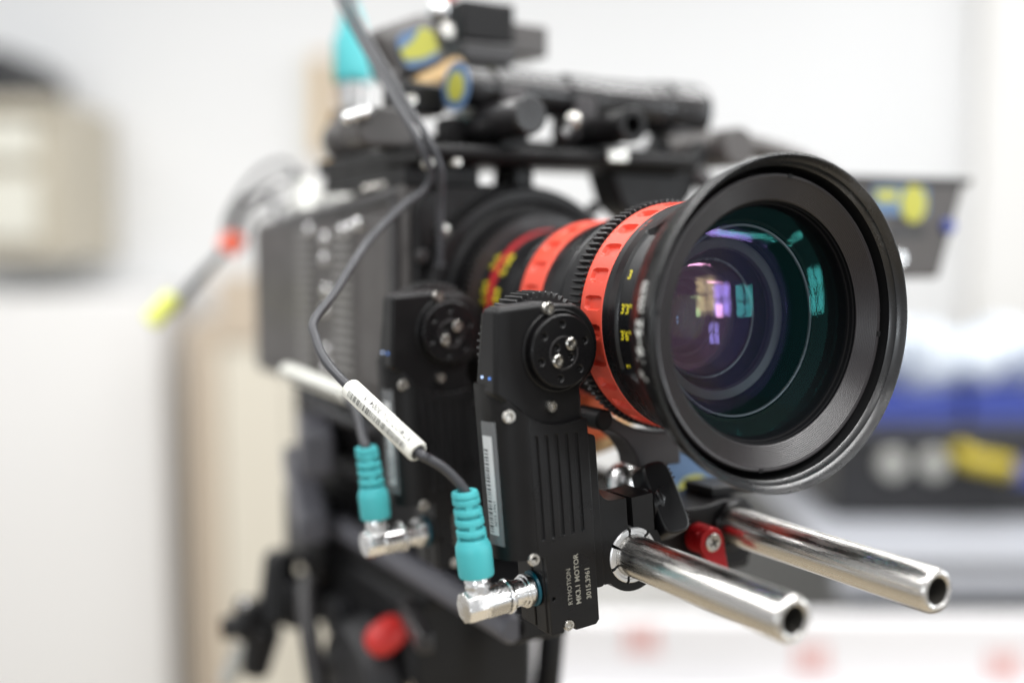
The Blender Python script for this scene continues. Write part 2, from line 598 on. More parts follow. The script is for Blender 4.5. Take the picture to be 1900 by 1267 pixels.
# right: bench with drawers, black case with two highlight discs, blue trays with clear bags
t = thing('workbench', room(650, 1150, -BASE), 'grey workbench with drawer fronts behind the rod ends', 'bench')
obj('bench_top', rbox(MB(), 300, 1150, 1010, 1750, -186, -176), 'shelf_grey', t, bevel=2)
obj('drawer_front', rbox(MB(), 306, 1150, 1014, 1030, -215, -191), 'shelf_grey', t, bevel=2)
obj('carcass', rbox(MB(), 320, 1150, 1032, 1740, -600, -187), 'gap_shade', t)  # dark colour stands for the shade in the gaps round the drawer
t = thing('carton', room(250, 1080, -BASE), 'white cardboard carton with red printed marks under the rods', 'carton')
obj('carton_wall', rbox(MB(), -60, 800, 985, 1009, -700, -228), 'table_white', t, bevel=3)
obj('lower_lid', rbox(MB(), -60, 800, 960, 984, -700, -292), 'table_white', t, bevel=3)
for a, z in ((119, -243), (274, -262), (449, -268)):
    mb = MB()
    for k in range(3):
        rbox(mb, a - 16 + 11 * k, a - 8 + 11 * k, 984.0, 984.8, z - 12, z + 12)
    rbox(mb, a - 18, a + 18, 984.0, 984.8, z - 17, z - 13.5)
    obj('red_mark', mb, 'red_print', t)

t = thing('equipment_case', room(520, 1200, -175), 'black equipment case with two grey discs for blurred highlights and a yellow handle on the bench', 'case')
obj('shell', rbox(MB(), 338, 760, 1150, 1420, -175, -92), 'case_black', t, bevel=6)
obj('lid', rbox(MB(), 336, 762, 1146, 1424, -91, -83), 'case_black', t, bevel=3)
for a in (398, 441):
    c = room(a, 1150, -117)
    obj('highlight_disc', MB().cyl(c, c - FH * 9, 15, 14, 24, 2), 'metal_grey', t)  # pale discs put in for blurred highlights on the case
mb = MB()
mb.tube([room(468, 1149, -104), room(470, 1128, -108), room(490, 1122, -112), room(510, 1128, -116), room(512, 1149, -122)], 10, 12)
obj('handle', mb, 'yellow_plastic', t)
obj('badge', rbox(MB(), 528, 590, 1146, 1149.5, -136, -112), 'case_blue', t)
for i, (a0, a1) in enumerate(((385, 500), (512, 800))):
    t = thing('parts_tray', room((a0 + a1) / 2, 1300, -83),
              ('blue tray of clear bags beside the lens hood', 'wide blue tray of clear bags at the right edge')[i], 'tray', 'blue trays on the black case')
    mb = MB()
    rbox(mb, a0, a1, 1230, 1236, -82, -54)
    rbox(mb, a0, a1, 1394, 1400, -82, -54)
    rbox(mb, a0, a0 + 6, 1236.2, 1393.8, -82, -54)
    rbox(mb, a1 - 6, a1, 1236.2, 1393.8, -82, -54)
    rbox(mb, a0, a1, 1230, 1400, -82.8, -82.2)
    obj('tray_shell', mb, 'case_blue', t, bevel=1)
    n = 3 if i == 0 else 6
    for k in range(n):
        c = room(a0 + (k + 0.5) * (a1 - a0) / n, 1290 + 25 * (k % 2), -22 + 7 * (k % 2))
        mb = MB().sphere(c, 1, 14, (30, 42, 34 + 5 * (k % 3)))
        for v in mb.v:
            v += Vector((sin(v.z * .2 + v.x * .15), cos(v.x * .22), sin(v.x * .17 + v.y * .13))) * 4
        obj('bag', mb, 'bag_clear', t)

# ================================================================== SUPPORT RODS
for x, yt, lab in ((-30, -96, 'polished steel support rod held in the front lens motor clamp'),
                   (30, -98.5, 'polished steel support rod under the lens hood, farther from the motors')):
    t = thing('support_rod', (x, yt, 0), lab, 'rod', 'steel support rods')
    prof = [(0.4, 4.7), (0.0, 5.2), (0.0, 6.2), (0.35, 6.75), (1.0, 7.15), (2.0, 7.5), (330, 7.5)]
    obj('tube', MB().lathe(prof, (x, yt, 0), (0, 1, 0), 96), 'steel', t, smooth=50)
    obj('bore', MB().lathe([(0.4, 4.7), (3, 4.6), (46, 4.6), (46.2, 0.01)], (x, yt, 0), (0, 1, 0), 48), 'bore_metal', t)

# ================================================================== CINEMA LENS
LC = (0, 0, AX)
lens = thing('cinema_lens', (0, 120, AX), 'black cinema zoom lens with red grip rings and a wide flared hood', 'lens')
NS = 192


def L(name, prof, m, n=NS, rfun=None, smooth=35, parent=lens):
    return obj(name, MB().lathe(prof, LC, (0, 1, 0), n, rfun=rfun), m, parent, smooth=smooth)


# front barrel with the recessed distance-scale window
W0, W1 = radians(134), radians(203)


def rwin(tq, r, a):
    e = sm((a - W0) / 0.03) * sm((W1 - a) / 0.03) * sm((tq + 38.5) / 1.0) * sm((-22.0 - tq) / 1.0)
    return r - max(0.0, r - 43.0) * e


def r_front(y):
    pts = ((-12.5, 42.4), (-16, 42.7), (-22, 43.9), (-28, 45.4), (-34, 47.4), (-40, 49.8), (-46, 52.6), (-50, 54.4), (-54, 55.6), (-57, 56.4), (-60, 56.85))
    for (a, ra), (b, rb) in zip(pts, pts[1:]):
        if y >= b:
            f = (a - y) / (a - b)
            return ra + (rb - ra) * f
    return pts[-1][1]


prof = [(-12.0, 41.2), (-12.05, 42.2)] + [(-12.5 - 0.5 * i, r_front(-12.5 - 0.5 * i)) for i in range(68)]
L('front_barrel', prof, 'barrel_black', 360, rwin)
y_e, r_e = prof[-1]
# flared hood: outer cone, rim, inner cone with fine grooves
hp = [(y_e, r_e)] + [(y, r_front(y)) for y in (-48, -50, -52, -54, -56, -57.5, -58.8)] + [(-59.6, 56.8), (-60.0, 56.7), (-60.25, 56.4), (-60.2, 56.0)]
L('hood', hp, 'hood_black', 256)
L('hood_lip', [(-60.2, 56.0), (-59.0, 55.2), (-57.4, 54.3), (-57.34, 54.2), (-57.2, 54.18), (-55.4, 53.0), (-55.2, 52.8)], 'lip_black', 256)
L('hood_gap', [(-55.2, 52.8), (-54.8, 53.1), (-50, 52.8), (-46, 51.5), (-44.2, 50.8), (-44, 49.8)], 'deep_black', 192)  # unlit gap behind the lip, its shade put into the black
# front bezel: lip and ridged baffle
bp = [(-44.2, 49.6), (-45, 50.3), (-50, 50.35), (-53.1, 50.3), (-53.5, 50.0), (-53.55, 49.5), (-53.4, 49.1)]
NR = 12
for i in range(NR):
    f = i / NR
    y, r = -53.3 + 3.0 * f, 48.9 - 7.0 * f
    bp += [(y, r), (y - 0.10, r - 0.22), (y + 0.25, r - 0.583)]
bp += [(-50.3, 41.9), (-50.1, 41.6)]
bez = L('front_bezel', bp, 'bezel_black', 256, smooth=25)
for dg in (84, -6, 174, 264):
    a = radians(dg)
    c = Vector((cos(a), 0, sin(a)))
    tn = Vector((-sin(a), 0, cos(a)))
    mb = MB().obox(Vector(LC) + c * 49.75 + Vector((0, -53.1, 0)), c, tn, (0, 1, 0), 0.72, 0.9, 0.6)
    obj('spanner_notch', mb, 'deep_black', bez)  # black block instead of a cut, coloured as the shade inside
L('retaining_ring', [(-50.1, 41.62), (-49.2, 41.5), (-49.0, 41.0), (-47.8, 40.8), (-47.6, 40.2), (-46.6, 40.0)], 'inner_black', 192)
# interior funnel with its baffle rings
fp = [(-46.6, 40.0), (-44.0, 39.4), (-36.2, 35.6), (-36.0, 34.4), (-34, 33.8), (-26.4, 29.4), (-25.6, 29.2)]
L('inner_funnel', fp, 'inner_black', 160, smooth=25)
L('baffle_ring', [(-25.6, 29.2), (-25.9, 28.8), (-25.2, 25.8), (-24.4, 25.5), (-23.6, 25.2)], 'baffle_grey', 160)
L('inner_funnel', [(-23.6, 25.2), (-18, 22.6), (-11.2, 19.4), (-10.6, 19.2)], 'inner_black', 128, smooth=25)
L('baffle_ring', [(-10.6, 19.2), (-10.9, 18.9), (-10.3, 17.9), (-9.6, 17.5)], 'baffle_grey', 128)
L('inner_funnel', [(-9.6, 17.5), (-0.8, 13.2), (-0.4, 13.1)], 'inner_black', 128, smooth=25)
L('baffle_ring', [(-0.4, 13.1), (-0.7, 12.9), (-0.2, 12.2), (0.4, 11.9)], 'baffle_grey', 128)
L('inner_funnel', [(0.4, 11.9), (8, 9.5), (24, 7), (24.1, 0.01)], 'inner_black', 96, smooth=25)


for y, r in ((-35.6, 33.9), (-18.0, 22.0), (-5.0, 14.9), (6.0, 9.7)):
    L('element_glint', [(y, r + 0.15), (y - 0.35, r - 0.1), (y - 0.3, r - 0.75), (y + 0.2, r - 0.9)], 'edge_glint', 128)  # pale rings painted as glints on the element edges


def cap(name, y_edge, r, sag, m, n=160, k=22):
    """spherical lens surface: rim at y_edge, its middle standing sag in front of the rim"""
    R = (r * r + sag * sag) / (2 * abs(sag))
    pr = []
    for i in range(k + 1):
        q = r * (1 - i / k)
        h = sqrt(R * R - q * q) - (R - abs(sag))
        pr.append((y_edge - (h if sag > 0 else -h), max(q, 0.01)))
    o = L(name, pr, m, n, smooth=80)
    return o


cap('glass_element', -46.8, 39.95, 6.2, 'glass_front')
cap('glass_element', -36.0, 34.6, 4.5, 'glass_second')
cap('glass_element', -30.5, 30.8, 3.0, 'glass_amber')
cap('glass_element', -24.0, 25.3, 6.5, 'glass_third')
cap('glass_element', -17.0, 21.0, -3.0, 'glass_violet')
cap('glass_element', -9.7, 17.45, 6.0, 'glass_fourth')
cap('glass_element', 0.3, 12.0, -2.5, 'glass_fifth')


def scallop(y0, y1, N, dep, ph=0.0, wid=0.25):
    yc, hy = (y0 + y1) / 2, (y1 - y0) / 2

    def f(tq, r, a):
        k = (a / (2 * pi) * N + ph) % 1.0 - 0.5
        e = sm((1.0 - (abs(k) / wid) ** 5 - abs((tq - yc) / hy) ** 4) / 0.45) * (0.75 + 0.25 * sqrt(max(0.0, 1 - ((tq - yc) / hy) ** 2)))
        return r - dep * e
    return f


rp = [(-12.0, 41.0), (-12.0, 41.9), (-11.7, 42.3)] + [(-11.4 + 0.5 * i, 42.35) for i in range(0, 26)] + [(1.7, 42.3), (2.0, 41.9), (2.0, 41.0)]
L('focus_ring', rp, 'red_ring', 780, scallop(-10.9, -0.9, 26, 1.9, 0.1))
obj('focus_gear', gear_mb(0, AX, 2.05, 9.0, 41.4, 43.5, 107, 38.5), 'gear_black', lens, smooth=25)
L('middle_barrel', [(9.0, 40.2), (11, 40.1), (11.3, 39.4), (15, 39.0), (15.2, 38.3), (22, 38.0), (22.4, 37.2), (23.6, 37.2), (24, 37.8), (31, 37.5), (31.3, 36.6), (40, 36.0)], 'barrel_black', 160)
zp = [(40.0, 35.4), (40.0, 36.3), (40.3, 36.6)] + [(40.6 + 0.6 * i, 36.65) for i in range(0, 26)] + [(56.0, 36.3), (56.0, 35.2)]
L('zoom_ring', zp, 'red_ring', 480, scallop(43.0, 53.0, 22, 1.5, 0.3, 0.22))
L('rear_barrel', [(56.0, 35.3), (57, 35.0), (57.3, 34.0), (64, 33.6), (64.4, 34.4), (72, 34.4), (72.4, 33.2), (84.5, 33.0)], 'barrel_black', 128)
L('iris_band', [(84.5, 33.0), (84.6, 33.4), (89.4, 33.4), (89.5, 33.0)], 'iris_red', 128)
L('rear_barrel', [(89.5, 33.0), (94, 33.0), (94.2, 36.0)], 'barrel_black', 128)
obj('iris_gear', gear_mb(0, AX, 94.0, 101, 39.6, 41.6, 100, 34), 'gear_black', lens, smooth=25)
L('lens_mount', [(101, 38), (104, 38), (104.4, 43), (107, 46), (117.8, 46.5)], 'anodised', 128)

# lettering on the lens, wrapped round the barrel


def on_barrel(yb, rb, a_start, vy=1.0, slope=0.0, lift=0.06):
    """u runs round the barrel (upwards on the left side), v runs towards the camera body"""
    def f(u, v):
        y = yb + v * vy
        r = rb + slope * (yb - y) + lift
        a = a_start - u / rb
        return (r * cos(a), y, AX + r * sin(a))
    return f


def wrap_front(yb, a_start, dr, tilt=0.0):
    def f(u, v):
        y = yb + v
        r = r_front(y) + dr
        a = a_start - u / r_front(yb)
        return (r * cos(a), y, AX + r * sin(a))
    return f


obj('focal_length_lettering', text_mb('F 16-42 mm', 9.5, lambda u, v: wrap_front(-53.2, radians(197.5), 0.07)(u * 0.70, v), True), 'paint_white', lens)


def on_drum(y0, a0):
    def f(u, v):
        a = a0 - v / 43.0
        return (43.07 * cos(a), y0 - u * 0.85, AX + 43.07 * sin(a))
    return f


for tx, dg in (("3'3\"", 171.5), ("3'6\"", 183.5), ("5'", 199.5), ("3", 155.5)):
    obj('distance_mark', text_mb(tx, 4.6, on_drum(-24.3, radians(dg + 4)), True), 'paint_yellow', lens)
obj('aperture_lettering', text_mb('T2.8', 3.6, wrap_front(-17.5, radians(133), 0.06), False), 'paint_red', lens)
for tx, dg, yy in (('4', 171, 78.8), ('2.8', 184, 78.8), ('5.6', 156, 78.8), ('8', 143, 78.8), ('4', 166, 90.0), ('2.8', 179, 90.0), ('5.6', 151, 90.0)):
    obj('iris_mark', text_mb(tx, 6.2, on_barrel(yy, 33.2, radians(dg), lift=0.1), True), 'paint_yellow', lens)

# ================================================================== LENS MOTOR (own frame: x right, z up, rod at the origin, front towards -y)


def make_motor():
    t = thing('lens_motor', (-30, 0, 0), 'x', 'motor', 'lens control motors on the rods', local=True, roty=radians(-5))
    # gearbox half: slab with rounded left edge
    up = arc(-25.5, 78.5, 16.5, -60, 60, 14) + arc(-29, 91.5, 3, 70, 90, 3) + arc(-46.6, 92.5, 2.0, 90, 180, 4) + [(-51.2, 66), (-47, 62.5), (-41, 57), (-40, 50), (-17.25, 50)]
    gb = MB().prism(up, -15.0, -5.2)
    for p in gb.v:
        if p.y > -6 and p.z < 70 and p.x < -40:
            p.y = -1.2
    obj('gearbox', gb, 'anodised', t, bevel=1.3, seg=3)
    obj('gearbox_top_plate', MB().box(-46.5, -29, -14.0, -6.2, 94.2, 94.9), 'anodised_grey', t, bevel=0.3)
    # main body: flat back, big rounded left front edge whose top follows the round cut-out
    def lip(x):
        q = 25.2 ** 2 - (x + 25.5) ** 2
        return min(69.0, 78.0 - sqrt(q)) if q > 0 else 69.0
    cs = [(-40.45 - 11 * sin(radians(k * 6)), -4.5 - 12.7 * cos(radians(k * 6))) for k in range(16)] + [(-51.45, -1.0)]
    vv = []
    for x, y in cs:
        vv += [(x, y, 8.5), (x, y, lip(x)), (min(x + 3, -40.45), max(y + 3, -14.8), lip(x) - 0.2)]
    ff = []
    for k in range(len(cs) - 1):
        ff += [(3 * k, 3 * k + 3, 3 * k + 4, 3 * k + 1), (3 * k + 1, 3 * k + 4, 3 * k + 5, 3 * k + 2)]
    n0 = len(vv)
    vv.append((-40.45, -1.0, 8.5))
    ff += [tuple([3 * k for k in range(len(cs))] + [n0])]
    obj('motor_edge', MB().add(vv, ff), 'anodised', t)
    obj('motor_body', MB().box(-51.3, -17.2, -4.6, -1.0, 8.6, 58), 'anodised', t)
    obj('body_bridge', MB().box(-44, -17.4, -5.0, 1.0, 58.1, 61), 'anodised', t, bevel=0.4)
    # front cover: ridged plate with a round cut-out below the gear cap
    ol = [(-17.0, 53.2)] + arc(-25.5, 78.0, 25.2, -79, -126.3, 16) + [(-40.4, 8.5), (-37.4, 8.3), (-37.4, -19.8), (-32.6, -19.8), (-32.3, -17.0), (-31.2, -15.6),
                                                                   (-29.2, -15.6), (-27.9, -17.2), (-27.5, -20.2), (-19, -20.2), (-17.6, -18.8)]
    slots = [slot(-38.0 + 4.0 * k, 14.2, 50.6 - 0.3 * k, 0.8) for k in range(5)]
    obj('front_cover', MB().prism(ol, -17.2, -14.6, slots + [circle(-35.6, -7.0, 0.75, 14)], [0.8] * 5 + [1.5]), 'anodised_satin', t, bevel=0.18, seg=2)
    # lower block behind the cover, in two halves with a seam
    obj('lower_block', MB().box(-37.8, -17.4, -14.9, -8.2, -19.6, 8.4), 'anodised_satin', t, bevel=0.35)
    obj('lower_block', MB().box(-38.2, -17.6, -7.9, 2.0, -18.8, 8.4), 'anodised_satin', t, bevel=0.35)
    # round gear cap with holes
    cc = (-25.5, 77.9)
    hl = [circle(cc[0] + 9.2 * cos(radians(a)), cc[1] + 9.2 * sin(radians(a)), 0.95, 16) for a in (88, 140, 196, 258, 312, 16)]
    hl += [circle(-27.9, 79.4, 0.95, 14), circle(-22.6, 75.6, 0.95, 14)]
    o = obj('gear_cap', MB().prism(circle(*cc, 12.5, 72), -18.6, -15.0, hl, 1.7), 'anodised_satin', t, bevel=0.5, seg=2)
    obj('cap_groove', MB().lathe([(0, 5.15), (-0.10, 5.3), (-0.10, 5.6), (0, 5.75)], (cc[0] + 0.2, -18.6, cc[1] - 0.6), (0, 1, 0), 64), 'anodised_grey', o)
    obj('cap_collar', MB().lathe([(-15.8, 13.6), (-15.5, 14.1), (-14.9, 14.2)], (cc[0], 0, cc[1]), (0, 1, 0), 72), 'anodised', t)
    for sx, tz in ((-22.4, 80.1), (-28.0, 74.9)):
        socket_screw((sx, -18.55, tz), (0, -1, 0), 2.15, 0.9, o)
    for sx, tz, y, r in ((-28.7, 92.5, -15.0, 2.3), (-30.2, 59.4, -15.0, 2.0), (-46.8, 58.6, -15.2, 2.3), (-42.2, 8.6, -16.4, 2.2), (-29.9, -17.9, -15.9, 2.0)):
        socket_screw((sx, y, tz), (0, -1, 0), r, 1.9 if y > -15.1 else 1.3, t)
    # gear
    g = obj('drive_gear', gear_mb(-25.5, 77.9, -4.8, 7.2, 17.9, 19.7, 50, 12, 0.03), 'gear_black', t, smooth=25)
    obj('gear_hub', MB().lathe([(-5.0, 0.01), (-5.0, 12.2), (6.8, 12.2), (6.8, 0.01)], (-25.5, 0, 77.9), (0, 1, 0), 40), 'anodised', t)
    # lettering engraved up the face
    def vert(s0, t0):
        return lambda u, v: (s0 - v, -17.27, t0 + u)
    obj('engraved_text', text_mb('RTMOTION', 2.5, vert(-28.2, -10.7)), 'engrave', t)
    obj('engraved_text', text_mb('MK3.1 MOTOR', 2.75, vert(-24.7, -11.2), True), 'engrave', t)
    obj('engraved_text', text_mb('3015.3961', 2.75, vert(-20.4, -10.4), True), 'engrave', t)
    # barcode label on the rounded edge, under clear film
    def edge(ang, r_add):
        k = radians(ang)
        return (-40.45 - (11 + r_add) * sin(k), -4.5 - (12.7 + r_add) * cos(k))
    def patch(a0, a1, z0, z1, add, n=8):
        vv, ff = [], []
        for i in range(n + 1):
            x, y = edge(a0 + (a1 - a0) * i / n, add)
            vv += [(x, y, z0), (x, y, z1)]
        for i in range(n):
            ff.append((2 * i, 2 * i + 2, 2 * i + 3, 2 * i + 1))
        return vv, ff
    mb = MB().add(*patch(67, 89, 17, 51.5, 0.12))
    obj('barcode_label', mb, 'label_paper', t)
    mb = MB()
    z = 18.0
    rr = random.Random(3)
    while z < 47:
        wv = rr.choice((0.3, 0.3, 0.55, 0.8))
        mb.add(*patch(77, 87, z, z + wv, 0.18, 3))
        z += wv + rr.choice((0.3, 0.35, 0.6))
    obj('barcode', mb, 'ink', t)
    def lt(u, v):
        x, y = edge(70 - v * 5.5, 0.18)
        return (x, y, 44 - u)
    obj('label_text', text_mb('3015.3961', 2.2, lambda u, v: (*edge(69 + v * 3.4, 0.18), 20 + u), True), 'ink', t)
    mb = MB().add(*patch(57, 89.5, 13.5, 56.5, 0.24))
    obj('clear_film', mb, 'clear_film', t)
    # status lights on the side
    for y, m in ((-6.4, 'led_white'), (-11.6, 'led_blue')):
        obj('status_light', MB().cyl((-50.2, y, 71.5), (-50.95, y, 71.5), 0.5, 0.45, 12), m, t)
    # connector socket
    obj('socket', MB().lathe([(0, 6.3), (0.4, 6.3), (0.9, 6.0), (0.9, 3.0)], (-38.15, -7.6, -5), (-1, 0, 0), 40), 'teal_ring', t)
    # side plate and rod clamp
    obj('side_plate', MB().prism(rrect(-17.1, -12.9, -8.3, 46.8, 1.6, 4), -15.4, 1.0), 'anodised', t, bevel=0.35)
    R = 10.3
    def half(sgn):
        g0 = 0.55
        if sgn < 0:
            a = math.degrees(math.acos(-(1.4) / R))
            return ([(-12.85, 29.0)] + arc(-6.9, 27.7, 6.0, 190, 262, 8) + [(-1.4, 21.4)] + arc(0, 0, R, 98, 268, 26) + [(-0.4, -13.2)] + arc(0, 0, 13.2, 266, 218, 8) + [(-12.85, -8)])
        return [(0.9, 21.0), (10.2, 21.0), (10.2, 7.0)] + arc(0, 0, 13.2, 32, -92, 16) + [(-0.4, -R)] + arc(0, 0, R, -92, 84, 26)
    obj('clamp_jaw', MB().prism(half(-1), -15.0, 1.0), 'anodised', t, bevel=0.3)
    obj('clamp_jaw', MB().prism(half(1), -15.0, 1.0), 'anodised', t, bevel=0.3)
    # split bushing: seven bright segments
    for k in range(7):
        a0, a1 = radians(97 + k * 360 / 7 + 3.6), radians(97 + (k + 1) * 360 / 7 - 3.6)
        vv = []
        pr = [(-15.2, 7.62), (-15.2, 8.55), (-15.0, 8.62), (-15.55, 8.7), (-15.55, 9.7), (-15.2, 10.1), (0, 10.1), (0, 7.62)]
        obj('bushing_segment', MB().lathe(pr, (0, 0, 0), (0, 1, 0), 10, a0=a0, a1=a1, close=True), 'bushing', t)
    # clamp screw: brass washer and winged knob
    kx, ky, kz = 10.2, -7.0, 14.5
    obj('washer', MB().cyl((kx, ky, kz), (kx + 1.4, ky, kz), 5.6, 5.4, 32, 0.2), 'brass', t)
    kn = obj('clamp_knob', MB().lathe([(0, 4.8), (0.8, 6.2), (2.0, 6.3), (2.6, 5.7), (3.6, 5.7), (4.2, 6.2), (5.0, 6.2), (6.0, 5.4), (9, 4.8), (9.2, 0.01)], (kx + 1.4, ky, kz), (1, 0, 0), 40), 'plastic_black', t)
    # wings: a rounded bar lying across the screw axis
    wd = Vector((0, -0.50, -0.86)).normalized()
    wn = Vector((1, 0, 0)).cross(wd).normalized()
    c0 = Vector((kx + 9.2, ky, kz))
    ol = []
    for dg in range(0, 360, 10):
        q = radians(dg)
        ll = 14.0 * (abs(cos(q)) ** 0.55) * (1 if cos(q) > 0 else -1)
        ww = (8.6 - 1.1 * abs(sin(q)) ** 3) * (abs(sin(q)) ** 0.62) * (1 if sin(q) > 0 else -1)
        ol.append((ll, ww))
    obj('knob_wing', MB().prism(ol, 5.2, -5.2, fr=lambda u, v, q: tuple(c0 + wd * u + Vector((1, 0, 0)) * v * 0.82 + wn * q)), 'plastic_black', kn, bevel=1.1, seg=3)
    for sgn in (1, -1):
        for k in range(4):
            p = c0 + wd * sgn * (6.6 + 1.7 * k) + Vector((1, 0, 0)) * (6.75 - 0.35 * k)
            obj('grip_rib', MB().obox(p, wd, wn, (1, 0, 0), 0.42, 4.4, 0.5), 'plastic_black', kn, bevel=0.2)
    return t


motor = make_motor()
motor['label'] = 'front black lens motor meshing with the large red ring, engraved MK3.1 MOTOR'
m2 = copy_tree(motor)
m2.location = (Vector((-30, 87, 0)) + UP) / 1000
m2.rotation_euler = (0, radians(-4), 0)
m2['label'] = 'rear blurred black lens motor standing behind the front motor'

# ================================================================== MOTOR CABLES


def wv(s, y, tt, ph, Y):
    p = radians(ph)
    return Vector((-30 + s * cos(p) - tt * sin(p), Y + y, s * sin(p) + tt * cos(p)))


def plug(t, ph, Y):
    """right-angle metal plug with a ribbed teal boot; returns where the cable leaves the boot"""
    A = lambda s, y, tt: wv(s, y, tt, ph, Y)
    yc = -8.0
    d = (A(-60, yc - 0.6, -5) - A(-40, yc, -5)).normalized()
    o = A(-39.6, yc, -5)
    upv = (A(0, 0, 1) - A(0, 0, 0)).normalized()
    lean = (upv + d * 0.015 + Vector((0, 0.02, 0))).normalized()
    obj('plug_nose', MB().lathe([(0, 5.2), (1.2, 5.2), (1.3, 5.9), (2.4, 5.9), (2.6, 5.3), (3.6, 5.3), (3.8, 4.7), (7.5, 4.7), (7.8, 5.2), (8.6, 5.2)], o, d, 40), 'chrome', t)
    # knurled sleeve
    nk = 20
    v, f = [], []
    rows = 7
    for i in range(rows * 2 + 1):
        s_ = 8.6 + i * (9.6 / (rows * 2))
        for k in range(nk * 2):
            kk = (k + i) % 2
            v.append((s_, 2 * pi * k / (nk * 2), 5.0 + (0.55 if kk == 0 else 0.0)))
    e1 = upv
    e2 = d.cross(e1).normalized()
    n2 = nk * 2
    for i in range(rows * 2):
        for k in range(n2):
            f.append((i * n2 + k, i * n2 + (k + 1) % n2, (i + 1) * n2 + (k + 1) % n2, (i + 1) * n2 + k))
    mb = MB().add([o + d * q[0] + (e1 * cos(q[1]) + e2 * sin(q[1])) * q[2] for q in v], f)
    obj('knurled_sleeve', mb, 'chrome', t, smooth=12)
    obj('plug_collar', MB().lathe([(8.3, 5.0), (8.4, 5.8), (9.0, 6.15), (10.0, 6.15), (10.4, 5.8)], o, d, 40), 'chrome', t)
    # elbow block: faceted barrel
    obj('elbow', MB().lathe([(18.0, 5.3), (18.2, 5.6), (18.8, 5.6), (19.0, 5.3), (19.3, 5.3), (19.6, 5.7), (25.4, 5.7), (26.4, 5.2), (26.6, 0.01)], o, d, 8), 'chrome', t, bevel=0.35, smooth=30)
    c = o + d * 20.2
    obj('elbow_neck', MB().lathe([(3, 3.7), (5.8, 3.7), (6.0, 4.5), (7.2, 4.5), (7.4, 4.0), (8.2, 4.5), (9.0, 4.2), (10.5, 4.2)], c, lean, 36), 'chrome', t)
    # boot
    b0 = c + lean * 9.8
    prof = [(0, 4.6), (0.3, 5.9), (1.0, 6.1), (9.0, 6.2), (11.0, 6.0), (12.6, 5.2)]
    y = 13.2
    for k in range(4):
        prof += [(y, 5.0 - k * 0.12), (y + 0.2, 3.5), (y + 1.3, 3.4), (y + 1.5, 5.05 - k * 0.12), (y + 3.2, 5.05 - k * 0.12)]
        y += 3.6
    prof += [(y + 0.2, 3.6), (y + 0.4, 4.7), (y + 1.6, 4.5), (y + 2.3, 4.3), (y + 2.3, 2.6), (y + 1.2, 2.2)]
    Lb = y + 2.3
    mb = MB().lathe(prof, (0, 0, 0), (0, 0, 1), 40)
    side = d.cross(lean).normalized()
    fw = lean.cross(side).normalized()
    for i, p in enumerate(mb.v):
        u = p.z / Lb
        bend = 1.2 * u * u
        mb.v[i] = b0 + lean * p.z + d * (bend + 0.0) + fw * p.x + side * p.y
    bt = obj('boot', mb, 'teal_rubber', t, bevel=0.15)
    # webs bridging the rib gaps
    for k in range(4):
        for j in range(2):
            a = radians(20 + 180 * j + 90 * (k % 2))
            zz = 13.2 + 3.6 * k + 0.7
            u = zz / Lb
            p = b0 + lean * zz + d * (1.2 * u * u) + (fw * cos(a) + side * sin(a)) * (4.3 - 0.12 * k)
            obj('boot_web', MB().obox(p, fw * cos(a) + side * sin(a), -fw * sin(a) + side * cos(a), lean, 0.6, 1.2, 0.9), 'teal_rubber', bt, bevel=0.2)
    return b0 + lean * (Lb - 1) + d * 1.15, (lean + d * 0.2).normalized()


def sleeve(t, p0, p1, r, text=None, seed=1, view=Vector((-262, -333, 111))):
    """white heat-shrink label with barcode and print wrapped round it"""
    p0, p1 = Vector(p0), Vector(p1)
    d = (p1 - p0).normalized()
    Ls = (p1 - p0).length
    o = obj('label_sleeve', MB().lathe([(-0.2, r - 1.0), (0, r - 0.25), (0.5, r), (Ls - 0.5, r), (Ls, r - 0.25), (Ls + 0.2, r - 1.0)], p0, d, 40), 'label_white', t)
    mid = (p0 + p1) / 2
    e1 = (view - mid)
    e1 = (e1 - d * e1.dot(d)).normalized()
    e2 = d.cross(e1).normalized()

    def wrap(u, a, q):
        return p0 + d * u + (e1 * cos(a) + e2 * sin(a)) * q
    mb = MB()
    rr = random.Random(seed)
    u = 3.0
    sgn = 1 if e2.z < 0 else -1
    while u < Ls - 3.5:
        wd = rr.choice((0.22, 0.25, 0.45, 0.65))
        vv, ff = [], []
        n = 5
        for i in range(n + 1):
            a = sgn * radians(12 + 36 * i / n)
            vv += [wrap(u, a, r + 0.03), wrap(u + wd, a, r + 0.03)]
        for i in range(n):
            ff.append((2 * i, 2 * i + 1, 2 * i + 3, 2 * i + 2))
        mb.add(vv, ff)
        u += wd + rr.choice((0.22, 0.25, 0.4, 0.5))
    obj('barcode', mb, 'ink', o)
    if text:
        # the print stands on its head: it runs from the lower end towards the upper end
        obj('label_text', text_mb(text, 2.9, lambda uu, v: wrap(2.6 + uu, -sgn * (radians(2) + (2.1 - v) / r), r + 0.06), True, spacing=1.1), 'ink', o)
    return o


